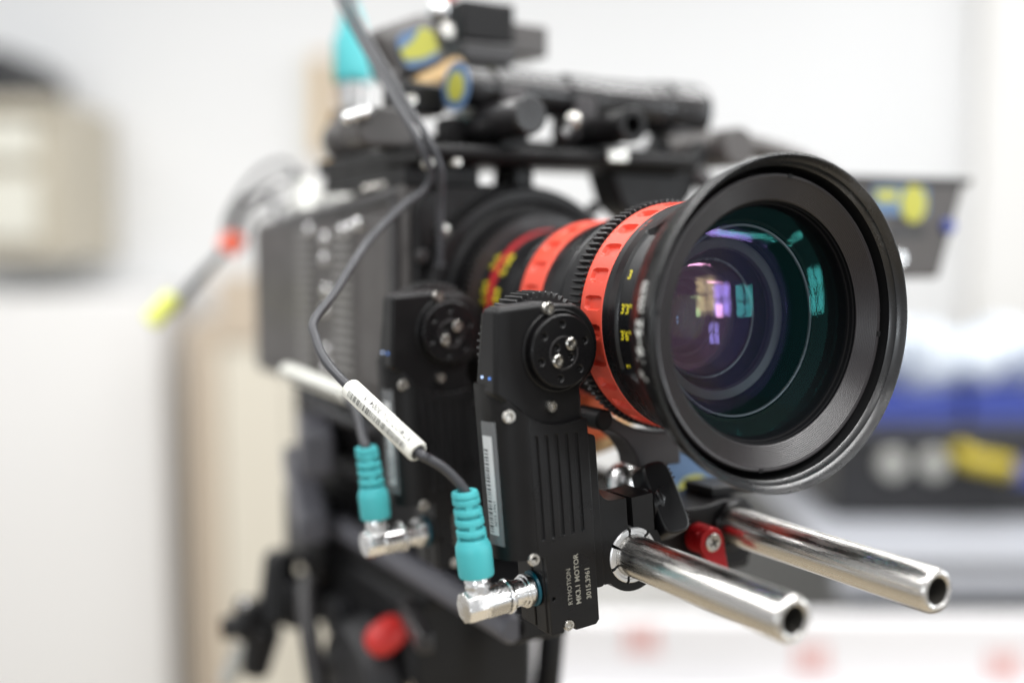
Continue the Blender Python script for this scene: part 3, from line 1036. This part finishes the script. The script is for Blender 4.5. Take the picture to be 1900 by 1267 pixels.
c1 = thing('motor_cable', wv(-62, -8, -5, 5, 0), 'grey cable with white barcode sleeve and teal plug in the front motor', 'cable', 'motor cables')
e, dr = plug(c1, 5, 0)
q0, q1 = Vector((-108.9, -2.4, 42.8)), Vector((-118.5, 32.7, 60.7))
path = [e - dr * 2, e + dr * 2.2, e.lerp(q0, 0.45) + Vector((0.5, 0, 2.0)), e.lerp(q0, 0.78) + Vector((0, 0, 0.9)), q0, q0.lerp(q1, 0.5), q1, (-122.1, 47.1, 69.2), (-121.8, 58.5, 77.2), (-119.5, 66.5, 82.6), (-108.5, 74, 92.2), (-97, 83, 103.5),
        (-85.0, 92, 114.2), (-67.7, 98, 127.9), (-58.4, 99, 133.8), (-55.8, 96.5, 139.5), (-58.2, 95, 146.0), (-62.9, 97, 157.2), (-64.7, 112, 172.1), (-65.7, 130, 188.1), (-67.6, 150, 207.5), (-69.4, 165, 224.5), (-71, 185, 250)]
obj('jacket', MB().tube(path, 1.7, 20, 8), 'cable_grey', c1, smooth=60)
sleeve(c1, q0, q1, 3.75, 'RTMOTION B004 W-1', 4)

c2 = thing('motor_cable', wv(-62, -8, -5, 4, 87), 'blurred grey cable with teal plug in the rear motor', 'cable', 'motor cables')
e, dr = plug(c2, 4, 87)
s0, s1 = Vector((-71.7, 151.9, 41.0)), Vector((-84.7, 206.3, 48.0))
path = [e - dr * 2, e + dr * 3, (-90.5, 96, 42), (-88, 112, 45), (-80, 130, 43.5), s0, s0.lerp(s1, .5), s1, (-80, 216, 45), (-72, 205, 33), (-66, 180, 26), (-58, 150, 24)]
obj('jacket', MB().tube(path, 2.05, 16, 8), 'cable_grey', c2, smooth=60)
sleeve(c2, s0, s1, 4.2, None, 9)

c3 = thing('signal_cable', (-52, 97, 139), 'straight grey cable hanging in front of the camera body beside the lens mount', 'cable')
obj('jacket', MB().tube([(-66.5, 182, 249), (-65, 163, 223), (-63.4, 148, 206), (-61.4, 128, 187), (-60.4, 110, 171), (-58.6, 95, 157), (-54.2, 92.5, 146), (-52.2, 94, 139.5), (-50.3, 99, 128.2), (-49.4, 101, 116.7), (-48.5, 103, 105.1), (-48.4, 106, 93.3), (-44, 111, 80)], 1.6, 16, 8), 'cable_grey', c3, smooth=60)
obj('strain_relief', MB().cyl((-48.6, 103.3, 103), (-48.4, 105.6, 94.5), 3.0, 2.6, 20, 0.4), 'rubber_black', c3)

# ================================================================== LENS SUPPORT AND ROD BRIDGE
br = thing('rod_bridge', (0, 6, -14), 'black rod bridge clamp with a red lever across both rods', 'clamp')
ol = [(-22, -14.5), (-14, -16.5), (36, -16.5), (40.5, -13), (41, 6), (37, 9.8), (25, 10.5), (16, 9.0), (-14, 9.0), (-20, 10.2), (-22, 6)]
obj('bridge_block', MB().prism(ol, 0.5, 26, [circle(30, 0, 8.0, 40)], 25.4), 'anodised', br, bevel=0.6)
obj('clamp_lip', MB().lathe([(-1.5, 7.7), (-1.6, 9.2), (-1.0, 9.8), (0.48, 9.9)], (30, 0, 0), (0, 1, 0), 56), 'anodised_satin', br)
obj('rail_cap', MB().box(24, 46, 6, 24, 10.6, 14.5), 'anodised', br, bevel=0.6)
obj('foot', MB().prism(rrect(34, 46, -21, -12, 2.5, 4), 8, 24), 'anodised', br, bevel=0.5)
hub = Vector((11.3, -6.5, -2.2))
mb = MB()
prof = [(0, 5.6)]
for k in range(6):
    prof += [(0.3 + k * 1.05, 5.7), (0.8 + k * 1.05, 5.7), (0.9 + k * 1.05, 5.25), (1.2 + k * 1.05, 5.25)]
mb.lathe([(0, 0.01)] + prof + [(7, 5.2), (7, 0.01)], hub, (0, 1, 0), 48)
lvr = obj('red_lever', mb, 'red_anodised', br)
pr = arc(hub.x, hub.z, 5.7, 20, 200, 20) + [(hub.x - 2.5, hub.z - 6.5), (hub.x + 2.0, hub.z - 14), (hub.x + 8.0, hub.z - 17.5), (hub.x + 9.5, hub.z - 16), (hub.x + 7.0, hub.z - 6)]
obj('lever_arm', MB().prism(pr, -9.6, -6.6), 'red_anodised', lvr, bevel=0.5, seg=3)
sc = obj('cross_screw', MB().lathe([(0, 3.6), (-0.5, 3.6), (-0.9, 3.1), (-1.0, 0.01)], (hub.x + 0.2, -9.6, hub.z), (0, 1, 0), 32), 'screw_steel', lvr)
mb = MB().obox((hub.x + 0.2, -10.55, hub.z), (1, 0, 0.5), (0, 1, 0), (-0.5, 0, 1), 2.0, 0.1, 0.36)
mb.obox((hub.x + 0.2, -10.56, hub.z), (1, 0, 0.5), (0, 1, 0), (-0.5, 0, 1), 0.36, 0.1, 2.0)
obj('cross_recess', mb, 'deep_black', sc)  # flat black bars painted as the shade inside the recess
obj('pivot_pin', MB().cyl((11.3, 0.6, -2.2), (11.3, -6.4, -2.2), 3.2, 3.2, 24), 'anodised', br)
obj('small_screw', MB().cyl((-6, 0.5, 2), (-6, -0.5, 2), 2.2, 2.0, 20, 0.2), 'anodised_grey', br)

ls = thing('lens_support', (0, 10, 9), 'black curved lens support cradle under the barrel', 'bracket')
ol = [(-31.0, 49.0)] + arc(0, AX, 45.0, 232, 276, 16) + [(6.5, 37.9), (7.2, 26.1), (-13.1, 26.3), (-13.9, 30.0), (-15.6, 33.2), (-18.8, 37.2), (-23.8, 40.7), (-29.9, 43.2), (-31.4, 46)]
obj('cradle', MB().prism(ol, 5, 18), 'cradle_grey', ls, bevel=0.8)
obj('cradle_tip', MB().cyl((-29.6, 3.6, 46.2), (-29.6, 20, 46.2), 4.0, 4.0, 28, 0.8), 'anodised', ls)
obj('height_screw', MB().lathe([(9.2, 6.5)] + [q for k in range(18) for q in ((9.4 + k, 6.6), (9.9 + k, 6.1))] + [(27.4, 6.4)], (1, 16, -2.6), (0, 0, 1), 28), 'screw_steel', ls)
kb = thing('locking_knob', (-18, 24, 22), 'polished domed steel bolt standing beside the lens support cradle', 'knob')
obj('knob_body', MB().lathe([(6, 6.4), (6.3, 7.0), (16, 7.0), (19.5, 6.0), (21.8, 3.6), (22.6, 0.01)], (-7, 24, 2), (0, 0, 1), 36), 'chrome', kb)
obj('knob_stem', MB().cyl((-7, 24, 2), (-7, 24, 8), 3.0, 3.0, 20), 'anodised', kb)
oc = thing('orange_clip', (16, 78, 20), 'orange and tan clip visible under the lens between motor and cradle', 'clip')
obj('clip_body', MB().obox((10, 70, 37), (1, -0.2, 0), (0.2, 1, 0), (0.25, 0, 1), 8, 6, 11), 'orange', oc, bevel=3, seg=3)
obj('clip_pad', MB().obox((20, 72, 27), (1, -0.2, 0.3), (0.2, 1, 0), (0.25, 0, 1), 10, 6, 7), 'wood', oc, bevel=3, seg=3)
pb = thing('rod_block', (42, 44, -10), 'dark block on the rods with a blue and yellow sticker', 'block')
obj('block_body', MB().box(24, 62, 40, 70, -14, 24), 'anodised', pb, bevel=1.0)
st = obj('sticker', MB().prism(rrect(25, 60, -3, 22, 3, 4), 39.4, 39.9), 'sticker_blue', pb)
mb = MB().prism([(a * 9.5, b * 7) for a, b in [(cos(k * pi / 12), sin(k * pi / 12)) for k in range(24)]], 39.1, 39.35, fr=lambda u, v, q: (42 + u, q, 5 + v))
obj('sticker_emblem', mb, 'sticker_yellow', st)

# ================================================================== CAMERA BODY
cb = thing('camera_body', (0, 220, 33), 'dark grey cinema camera body with finned side panel', 'camera')
X0, X1, Y0, Y1 = -60, 62, 118, 340


def ztop(y):
    return 138.5 - (y - 118) * 0.065


ol = [(-60, 34), (40, 34), (50, 55), (50, 105), (43, 121), (24, 134), (6, 138), (-60, 138.5)]
mb = MB().prism(ol, Y0, Y1)
for p in mb.v:
    if p.z > 100:
        p.z -= (p.y - Y0) * 0.065
obj('housing', mb, 'body_grey', cb, bevel=4, seg=4)
obj('front_plate', MB().prism([(-56, 40), (38, 40), (46, 58)] + arc(0, AX, 54, 0, 90, 14) + [(-40, 138), (-52, 134), (-56, 128)], 112, 118.2), 'anodised', cb, bevel=1.5)
obj('mount_flange', MB().lathe([(105, 47), (105.4, 52), (108, 53), (112.2, 53)], LC, (0, 1, 0), 96), 'anodised_satin', cb)
for a in (128, 143, 158, 205, 220, 50, 20):
    c = Vector((57.5 * cos(radians(a)), 112, AX + 57.5 * sin(radians(a)))) if a not in (128, 143) else None
    if c is None:
        c = Vector((-43.5, 112, 117.5)) if a == 128 else Vector((-36.5, 112, 113))
    obj('mount_screw', MB().lathe([(0, 3.2), (-2.4, 3.2), (-3.4, 2.4), (-3.6, 0.01)], c, (0, 1, 0), 24), 'screw_steel' if a in (128, 143) else 'anodised_grey', cb)
# side panel: raised plate, fins, and chrome domes added for highlights
sp = obj('side_panel', MB().prism(rrect(128, 326, 44, 122, 5, 4), -60, -62.5, fr=lambda u, v, q: (q, u, v)), 'body_grey', cb, bevel=0.8)
for k in range(16):
    z = 47.0 + k * 4.6
    obj('vent_fin', MB().box(-65.2, -62.45, 168, 190, z, z + 2.1), 'fin_grey', sp, bevel=0.3)
for k in range(16):
    z = 47.0 + k * 4.6
    obj('vent_fin', MB().box(-64.6, -62.45, 226, 246, z, z + 2.1), 'fin_grey', sp, bevel=0.3)
for y, z in ((205, 114), (206, 104), (204, 88), (206, 78), (206, 57), (204, 49), (228, 119), (180, 118), (170, 119), (160, 121)):
    obj('highlight_dome', MB().lathe([(0, 3.2), (1.6, 3.2), (2.4, 2.4), (2.6, 0.01)], (-62.5, y, z), (-1, 0, 0), 20), 'chrome', sp)
obj('corner_bar', MB().box(-63, -60, 120, 127, 42, 130), 'anodised_grey', cb, bevel=1.2)
obj('top_rim', MB().hexa([(-61.5, 124, 129), (-52, 124, 131), (-52, 312, 119), (-61.5, 312, 117), (-61.5, 124, 135.5), (-52, 124, 140.5), (-52, 312, 128.5), (-61.5, 312, 123)]), 'anodised_grey', cb, bevel=2, seg=3)
for y in (142, 152, 162):
    obj('top_key', MB().cyl((-57, y, 137), (-57, y, 140.2 - (y - 142) * 0.065), 3.5, 3.2, 20, 0.5), 'screw_steel', cb)

# ================================================================== TOP RIG
tp = thing('top_plate', (10, 150, 139), 'black top plate and handle rail above the camera body', 'plate')
obj('plate', MB().prism([(-58, 104), (84, 104), (84, 142), (2, 142), (2, 230), (-58, 230)], 154.5, 146.5, fr=lambda u, v, q: (u, v, q)), 'anodised', tp, bevel=1.0)
obj('riser', MB().box(-58, -21, 118, 220, 137, 146.4), 'anodised', tp, bevel=1.0)
obj('riser', MB().box(-2, 8, 118, 140, 137, 146.4), 'anodised', tp, bevel=1.0)
obj('front_bar', MB().cyl((-58, 101, 151), (88, 101, 151), 3.6, 3.6, 24, 0.6), 'deep_black', tp)
obj('mount_arm', MB().prism([(44, 146), (84, 146), (99, 164), (104, 156), (92, 134), (76, 118), (62, 121), (50, 130)], 106, 128), 'anodised', tp, bevel=1.5)
obj('rear_block', MB().box(-38, 78, 146, 164, 154.7, 163), 'anodised', tp, bevel=1.5)
obj('cable_block', MB().box(-52, -27, 140, 158, 171.2, 186), 'anodised', tp, bevel=2)
obj('arm_block', MB().box(62, 92, 129, 143, 146, 160), 'anodised', tp, bevel=2)
obj('side_cheek', MB().prism(rrect(-76, -48, 154.7, 172, 6, 5), 128, 150), 'body_grey', tp, bevel=1.5)
for x, y, z in ((-54, 100, 150), (-55.3, 100, 145.6), (-41.6, 100, 151), (-42, 100, 147), (-50.9, 126, 175.6)):
    obj('bolt', MB().lathe([(0, 2.6), (-2.2, 2.6), (-3.2, 2.0), (-3.4, 0.01)], (x, y + 2, z), (0, 1, 0), 20), 'screw_steel', tp)
obj('bolt', MB().box(34, 45, 94, 96.2, 149.5, 155), 'screw_steel', tp, bevel=0.6)

vf = thing('viewfinder_tube', (40, 130, 160), 'long black viewfinder tube lying across the top of the rig', 'viewfinder')
o0 = Vector((-26, 130, 184.0))
dv = Vector((1, 0.0, -0.035)).normalized()
obj('tube_body', MB().lathe([(0, 6), (0, 9.2), (2, 9.6), (12, 9.6), (12.6, 8.6), (16, 8.6), (16.4, 10.4), (52, 10.4), (53, 9.4), (56, 9.4), (57, 11.6), (74, 11.6), (75, 11.2), (108, 12.6), (109, 13.4), (113, 13.4), (114, 12.8), (117, 12.8), (118, 14.2), (137, 14.6), (140, 13.6), (140, 9)], o0, dv, 72), 'gloss_black', vf)
for x0 in (-8, 31):
    obj('clamp_block', MB().box(x0, x0 + 13, 118.2, 141, 161, 184 if x0 < 0 else 183), 'cradle_grey', vf, bevel=2, seg=3)
obj('support_post', MB().box(-8, 8, 122, 138, 154.6, 170), 'anodised', vf, bevel=1)
obj('support_post', MB().box(31, 46, 122, 138, 154.6, 169.5), 'anodised', vf, bevel=1)
obj('end_eyecup', MB().prism([(92, 171), (113, 168), (112, 160), (100, 150), (90, 148), (84, 156)], 118, 140), 'rubber_black', vf, bevel=2, seg=3)
stk = obj('round_sticker', MB().lathe([(-0.4, 0.01), (-0.4, 11.0), (0, 11.2)], o0 + Vector((-1.6, -2.4, -1)), Vector((1, 0.12, 0)), 40), 'sticker_blue', vf)
obj('sticker_emblem', MB().lathe([(-0.8, 0.01), (-0.8, 6.6), (-0.45, 6.8)], o0 + Vector((-1.6, -2.4, -1)), Vector((1, 0.12, 0)), 32), 'sticker_yellow', stk)

hd = thing('grip_handle', (-10, 108, 150), 'short black cylindrical grip below the viewfinder tube', 'grip')
obj('grip_bar', MB().lathe([(0, 5), (0, 8.2), (2, 8.6), (62, 8.8), (64, 8.4), (65, 7.6), (65, 0.01)], (-14.5, 150, 165.2), (0.02, -1, 0.03), 40), 'gloss_black', hd)
obj('grip_bracket', MB().obox((-26, 138, 162.5), (1, 0, 0), (0, 1, 0), (0, 0, 1), 5, 7, 7.5), 'anodised', hd, bevel=2)
rt = thing('rod_tube', (50, 100, 160), 'short black hollow tube pointing forward under the viewfinder', 'tube')
obj('tube', MB().lathe([(0, 4.2), (-0.2, 7.2), (0.6, 8), (4, 8.0), (4.4, 7.5), (42, 7.5)], (41, 85, 165.6), (0, 1, -0.02), 40), 'anodised', rt)
obj('bore', MB().lathe([(0.2, 4.2), (12, 4.0), (12.2, 0.01)], (41, 85, 165.6), (0, 1, -0.02), 32), 'deep_black', rt)
lvx = thing('lever_pin', (22, 92, 158), 'small steel tipped lever below the viewfinder tube', 'lever')
obj('pin', MB().cyl((4, 88, 158), (11.5, 92, 164.5), 2.6, 2.4, 20, 0.4), 'anodised_grey', lvx)
obj('tip', MB().sphere((13.5, 93, 166.9), 3.8, 20), 'screw_steel', lvx)

tb = thing('receiver_box', (-20, 200, 190), 'black accessory box with blue and yellow sticker on top of the rig', 'box')
R1 = Matrix.Rotation(radians(-22), 3, 'Y')


def tilt(mb, c):
    c = Vector(c)
    mb.v = [c + R1 @ (p - c) for p in mb.v]
    return mb


cbx = (-36, 160, 204)
obj('box_shell', tilt(MB().box(-52, -15, 160, 182, 190, 218), cbx), 'body_grey', tb, bevel=8, seg=5)
s2 = obj('sticker', tilt(MB().prism(rrect(-42, -22, 195, 212, 5, 4), 159.0, 159.6), cbx), 'sticker_blue', tb)
obj('sticker_emblem', tilt(MB().prism([(-42, 205), (-34, 207), (-27, 212), (-21.5, 208), (-22, 199), (-32, 198), (-41, 200)], 158.5, 158.95), cbx), 'sticker_yellow', s2)
obj('box_bolt', tilt(MB().lathe([(0, 4), (-2.5, 4), (-3.5, 3), (-3.6, .01)], (-16, 158, 206), (0, 1, 0), 20), cbx), 'screw_steel', tb)
obj('box_bolt', tilt(MB().lathe([(0, 4.5), (-2.5, 4.5), (-3.5, 3), (-3.6, .01)], (-52, 158, 194), (0, 1, 0), 20), cbx), 'anodised_grey', tb)
obj('wood_grip', tilt(MB().cyl((-38, 165, 187), (-10, 165, 188), 4.5, 5.5, 24, 1.5), cbx), 'wood', tb)

tr = thing('accessory_mount', (20, 180, 186), 'stacked black blocks above the viewfinder tube', 'mount')
obj('upper_block', MB().box(-8, 22, 160, 200, 211, 231), 'anodised', tr, bevel=1.5)
obj('middle_block', MB().box(-8, 22, 159, 198, 201, 210.6), 'anodised_grey', tr, bevel=1.0)
obj('lower_block', MB().box(-6, 20, 160, 196, 180, 200.6), 'anodised', tr, bevel=1.0)
obj('side_arm', MB().box(22.5, 44, 164, 190, 207, 223), 'body_grey', tr, bevel=1.5)
obj('ball_stud', MB().sphere((-18, 165, 225), 5, 20), 'chrome', tr)
obj('red_cap', MB().cyl((-8, 178, 233.2), (-8, 178, 243), 5, 4.4, 20, 0.6), 'red_knob', tr)

tl = thing('power_plug', (-25, 262, 180), 'blurred teal plug and steel collar standing behind the top plate', 'plug')
obj('collar', MB().lathe([(0, 8), (6, 8), (7, 9.5), (14, 9.5), (16, 8)], (-24, 262, 186), (0.0, 0.1, 1), 32), 'chrome', tl)
obj('boot', MB().lathe([(15, 9.5), (17, 11), (40, 10.5), (44, 8), (50, 7), (58, 5.0), (60, 3)], (-24, 262, 186), (0.02, 0.1, 1), 32), 'teal_rubber', tl)
for k in range(3):
    obj('steel_button', MB().sphere((-81 + 4.4 * k, 127, 166.0 + 1.4 * k), 3.0, 18), 'chrome', tp)
obj('cord', MB().tube([(-22, 267, 244), (-25, 270, 262), (-35, 272, 290)], 3, 14, 6), 'cable_grey', tl)
obj('shell', MB().cyl((-24, 262, 150), (-24, 262, 185.6), 14, 13, 36, 1), 'body_grey', tl)
obj('shell_lobe', MB().sphere((-42, 225, 166), 13, 24, (1.1, 1.0, 1.0)), 'body_grey', tl)

# monitor at the right
mo = thing('monitor', (225, 100, 95), 'dark grey monitor with yellow sticker to the right of the lens hood', 'monitor')
mo_o = Vector((225, 92, 122))
mr = Matrix.Rotation(radians(-8), 3, 'Z')


def mono(mb):
    mb.v = [mo_o + mr @ (p - mo_o) for p in mb.v]
    return mb


obj('shell', mono(MB().hexa([(170, 80, 93), (244, 80, 93), (244, 124, 93), (170, 124, 93), (170, 80, 146), (260, 80, 146), (260, 124, 146), (170, 124, 146)])), 'body_grey', mo, bevel=2.5, seg=3)
obj('top_cap', mono(MB().hexa([(168, 79, 143), (262, 79, 143), (262, 110, 143), (168, 110, 143), (168, 79, 147.5), (264, 79, 147.5), (264, 110, 147.5), (168, 110, 147.5)])), 'anodised_grey', mo, bevel=1)
s3 = obj('sticker', mono(MB().prism(rrect(196, 233, 127, 142, 2, 3), 78.9, 79.6)), 'sticker_blue', mo)
obj('sticker_emblem', mono(MB().prism([(223 + 8.5 * cos(k * pi / 10), 133 + 10 * sin(k * pi / 10)) for k in range(20)], 78.3, 78.85)), 'sticker_yellow', s3)
obj('sticker_emblem', mono(MB().prism(rrect(198, 212, 134, 140, 1, 3), 78.3, 78.85)), 'sticker_yellow', s3)
obj('sticker_text', mono(MB().prism(rrect(208, 232, 115, 122, 1, 3), 79.2, 79.7)), 'anodised_grey', mo)
obj('steel_button', mono(MB().cyl((214, 80, 104), (214, 77, 104), 4, 3.5, 20, 0.5)), 'chrome', mo)
obj('blue_screw', mono(MB().cyl((247, 80, 121), (247, 76, 121), 4, 3.5, 20, 0.5)), 'case_blue', mo)
ma = thing('articulated_bracket', (150, 110, 148), 'grey articulated bracket joining the top rig and monitor', 'bracket')
obj('arm_bar', MB().tube([(88, 122, 160), (122, 114, 163), (158, 106, 156), (182, 99, 144)], 6.5, 20, 6), 'body_grey', ma)
obj('arm_joint', MB().cyl((118, 100, 160), (118, 124, 160), 10, 10, 32, 1), 'body_grey', ma)
obj('arm_link', MB().cyl((96, 108, 148), (112, 96, 122), 5, 5, 20, 0.8), 'anodised_grey', ma)

# ================================================================== BASEPLATE AND TRIPOD HEAD
bs = thing('baseplate', (0, 170, -47), 'long dark baseplate carrying the camera under the motors', 'plate')
obj('dovetail', MB().prism([(-41, 50), (-16, 50), (18, 112), (40, 120), (40, 290), (-41, 290)], -52, -40, fr=lambda u, v, q: (u, v, q)), 'plastic_black', bs, bevel=1.5, seg=3)
obj('side_rail', MB().cyl((-42, 50, -45.5), (-42, 290, -45.5), 6.2, 6.2, 28, 1.5), 'rail_grey', bs)
obj('bridge_plate', MB().box(-38, 36, 128, 300, -39.6, -14), 'anodised', bs, bevel=2)
obj('camera_foot', MB().box(-46, 46, 140, 310, -13.6, 33.6), 'anodised', bs, bevel=3)
obj('rear_bracket', MB().box(-56, -30, 246, 304, -76, -30), 'plastic_black', bs, bevel=4, seg=3)
obj('latch', MB().obox((-58, 240, 4), (0.3, 1, 0.1), (1, -0.3, 0), (0, 0, 1), 26, 9, 12), 'rail_grey', bs, bevel=3, seg=3)
obj('latch', MB().obox((-56, 262, -28), (0.2, 1, 0.5), (1, -0.2, 0), (0, 0, 1), 34, 9, 8), 'rail_grey', bs, bevel=3, seg=3)
th = thing('tripod_head', (0, 180, -220), 'black fluid tripod head with red knob below the baseplate', 'tripod head')
obj('head_body', MB().box(-44, 30, 150, 262, -200, -60), 'plastic_black', th, bevel=6, seg=3)
obj('head_top', MB().box(-44, 26, 128, 275, -59.6, -52.4), 'anodised', th, bevel=1.5)
obj('release_lever', MB().obox((14, 112, -84), (1, 0, -0.1), (0, 1, 0), (0.1, 0, 1), 4, 7, 22), 'plastic_black', th, bevel=2)
obj('drag_knob', MB().lathe([(0, 9), (1, 11), (9, 11), (11, 9), (11.2, 0.01)], (-44, 232, -92), (-1, 0, 0), 32), 'rubber_black', th)
obj('brake_lever', MB().obox((-50, 128, -66), (0.2, 1, 0.1), (1, -0.2, 0), (0, 0, 1), 20, 4, 5), 'anodised_grey', th, bevel=2)
obj('side_disc', MB().cyl((-44, 190, -118), (-62, 190, -118), 38, 35, 48, 3), 'rubber_black', th)
obj('lever_arc', MB().tube([(-64, 236, -70), (-70, 222, -84), (-72, 208, -104), (-70, 200, -130)], 5.5, 18, 6), 'anodised_grey', th)
obj('red_knob', MB().lathe([(0, 4), (0.5, 6), (2, 7.2), (6, 8.2), (12, 8.4), (16, 7.6), (19, 5.6), (20.4, 3.0), (20.8, 0.01)], (-43, 160, -76), (-0.9, -0.1, -0.42), 32), 'red_knob', th)
obj('head_lettering', text_mb('sachtler', 17, lambda u, v: (-44.4, 168 - u, -112 + v), True), 'board_tan', th)
obj('steel_bolt', MB().sphere((-64, 216, -112), 5, 18), 'chrome', th)
pa = thing('pan_arm', (-100, 300, -110), 'black pan bar bracket reaching out at lower left', 'bracket')
obj('joint_block', MB().obox((-54, 270, -92), (1, 0, 0.1), (0, 1, 0), (0, 0, 1), 14, 10, 14), 'plastic_black', pa, bevel=4, seg=3)
obj('clamp_stub', MB().cyl((-66, 277, -64), (-70, 277, -106), 9.5, 11, 28, 3), 'plastic_black', pa)
obj('cross_arm', MB().obox((-80, 282, -104), (1, 0, -0.2), (0, 1, 0), (0.2, 0, 1), 12, 10, 11.5), 'plastic_black', pa, bevel=4, seg=3)
obj('hanging_lug', MB().cyl((-76, 280, -108), (-82, 280, -136), 11, 8, 24, 2), 'plastic_black', pa)
obj('tension_knob', MB().lathe([(0, 5), (1, 6.6), (9, 7), (11, 5.6), (11.4, 0.01)], (-88, 285, -107), (-1, 0.3, -0.1), 28), 'plastic_black', pa)
obj('lock_bolt', MB().sphere((-88, 276, -92), 2.6, 16), 'chrome', pa)
obj('pan_bar', MB().cyl((-86, 288, -122), (-96, 292, -142), 6, 5.5, 24, 1), 'metal_grey', pa)

# loose cables with coloured sleeves at the far left
lc = thing('tagged_cable', (-90, 385, 80), 'dark cable end with red and yellow sleeves left of the camera body', 'cable')
obj('jacket', MB().tube([(-56, 300, 122), (-52, 330, 140), (-60, 362, 138), (-62, 378, 122), (-68, 384, 106), (-86, 384, 88), (-100, 384, 72), (-112, 384, 62)], 1.9, 16, 8), 'cable_grey', lc)
obj('jacket', MB().tube([(-40, 300, 126), (-30, 338, 152), (-44, 372, 146), (-58, 384, 124), (-64, 386, 108), (-82, 388, 86), (-98, 388, 68)], 1.6, 16, 8), 'cable_grey', lc)
obj('red_sleeve', MB().cyl((-57, 382, 118), (-65, 383.5, 107), 7, 7, 28, 1), 'fluoro_red', lc)
obj('yellow_sleeve', MB().cyl((-99, 382, 79), (-114, 383, 62), 5.6, 5.6, 28, 1), 'fluoro_yellow', lc)
lc2 = thing('cable_loop', (-45, 330, 125), 'pale grey cable loops behind the top of the camera body', 'cable')
for k in range(3):
    obj('loop', MB().tube([(-44 + 6 * k, 300, 128), (-36 + 8 * k, 336, 160 - 6 * k), (-44 + 10 * k, 376, 158 - 8 * k), (-60 + 8 * k, 392, 130), (-62 + 6 * k, 394, 108)], 1.6, 14, 8), 'cable_grey', lc2)
for k in range(2):
    obj('connector', MB().cyl((-44 + 22 * k, 296, 126 + k), (-34 + 22 * k, 312, 146 + k), 9, 8, 24, 1.5), 'metal_grey', lc2)
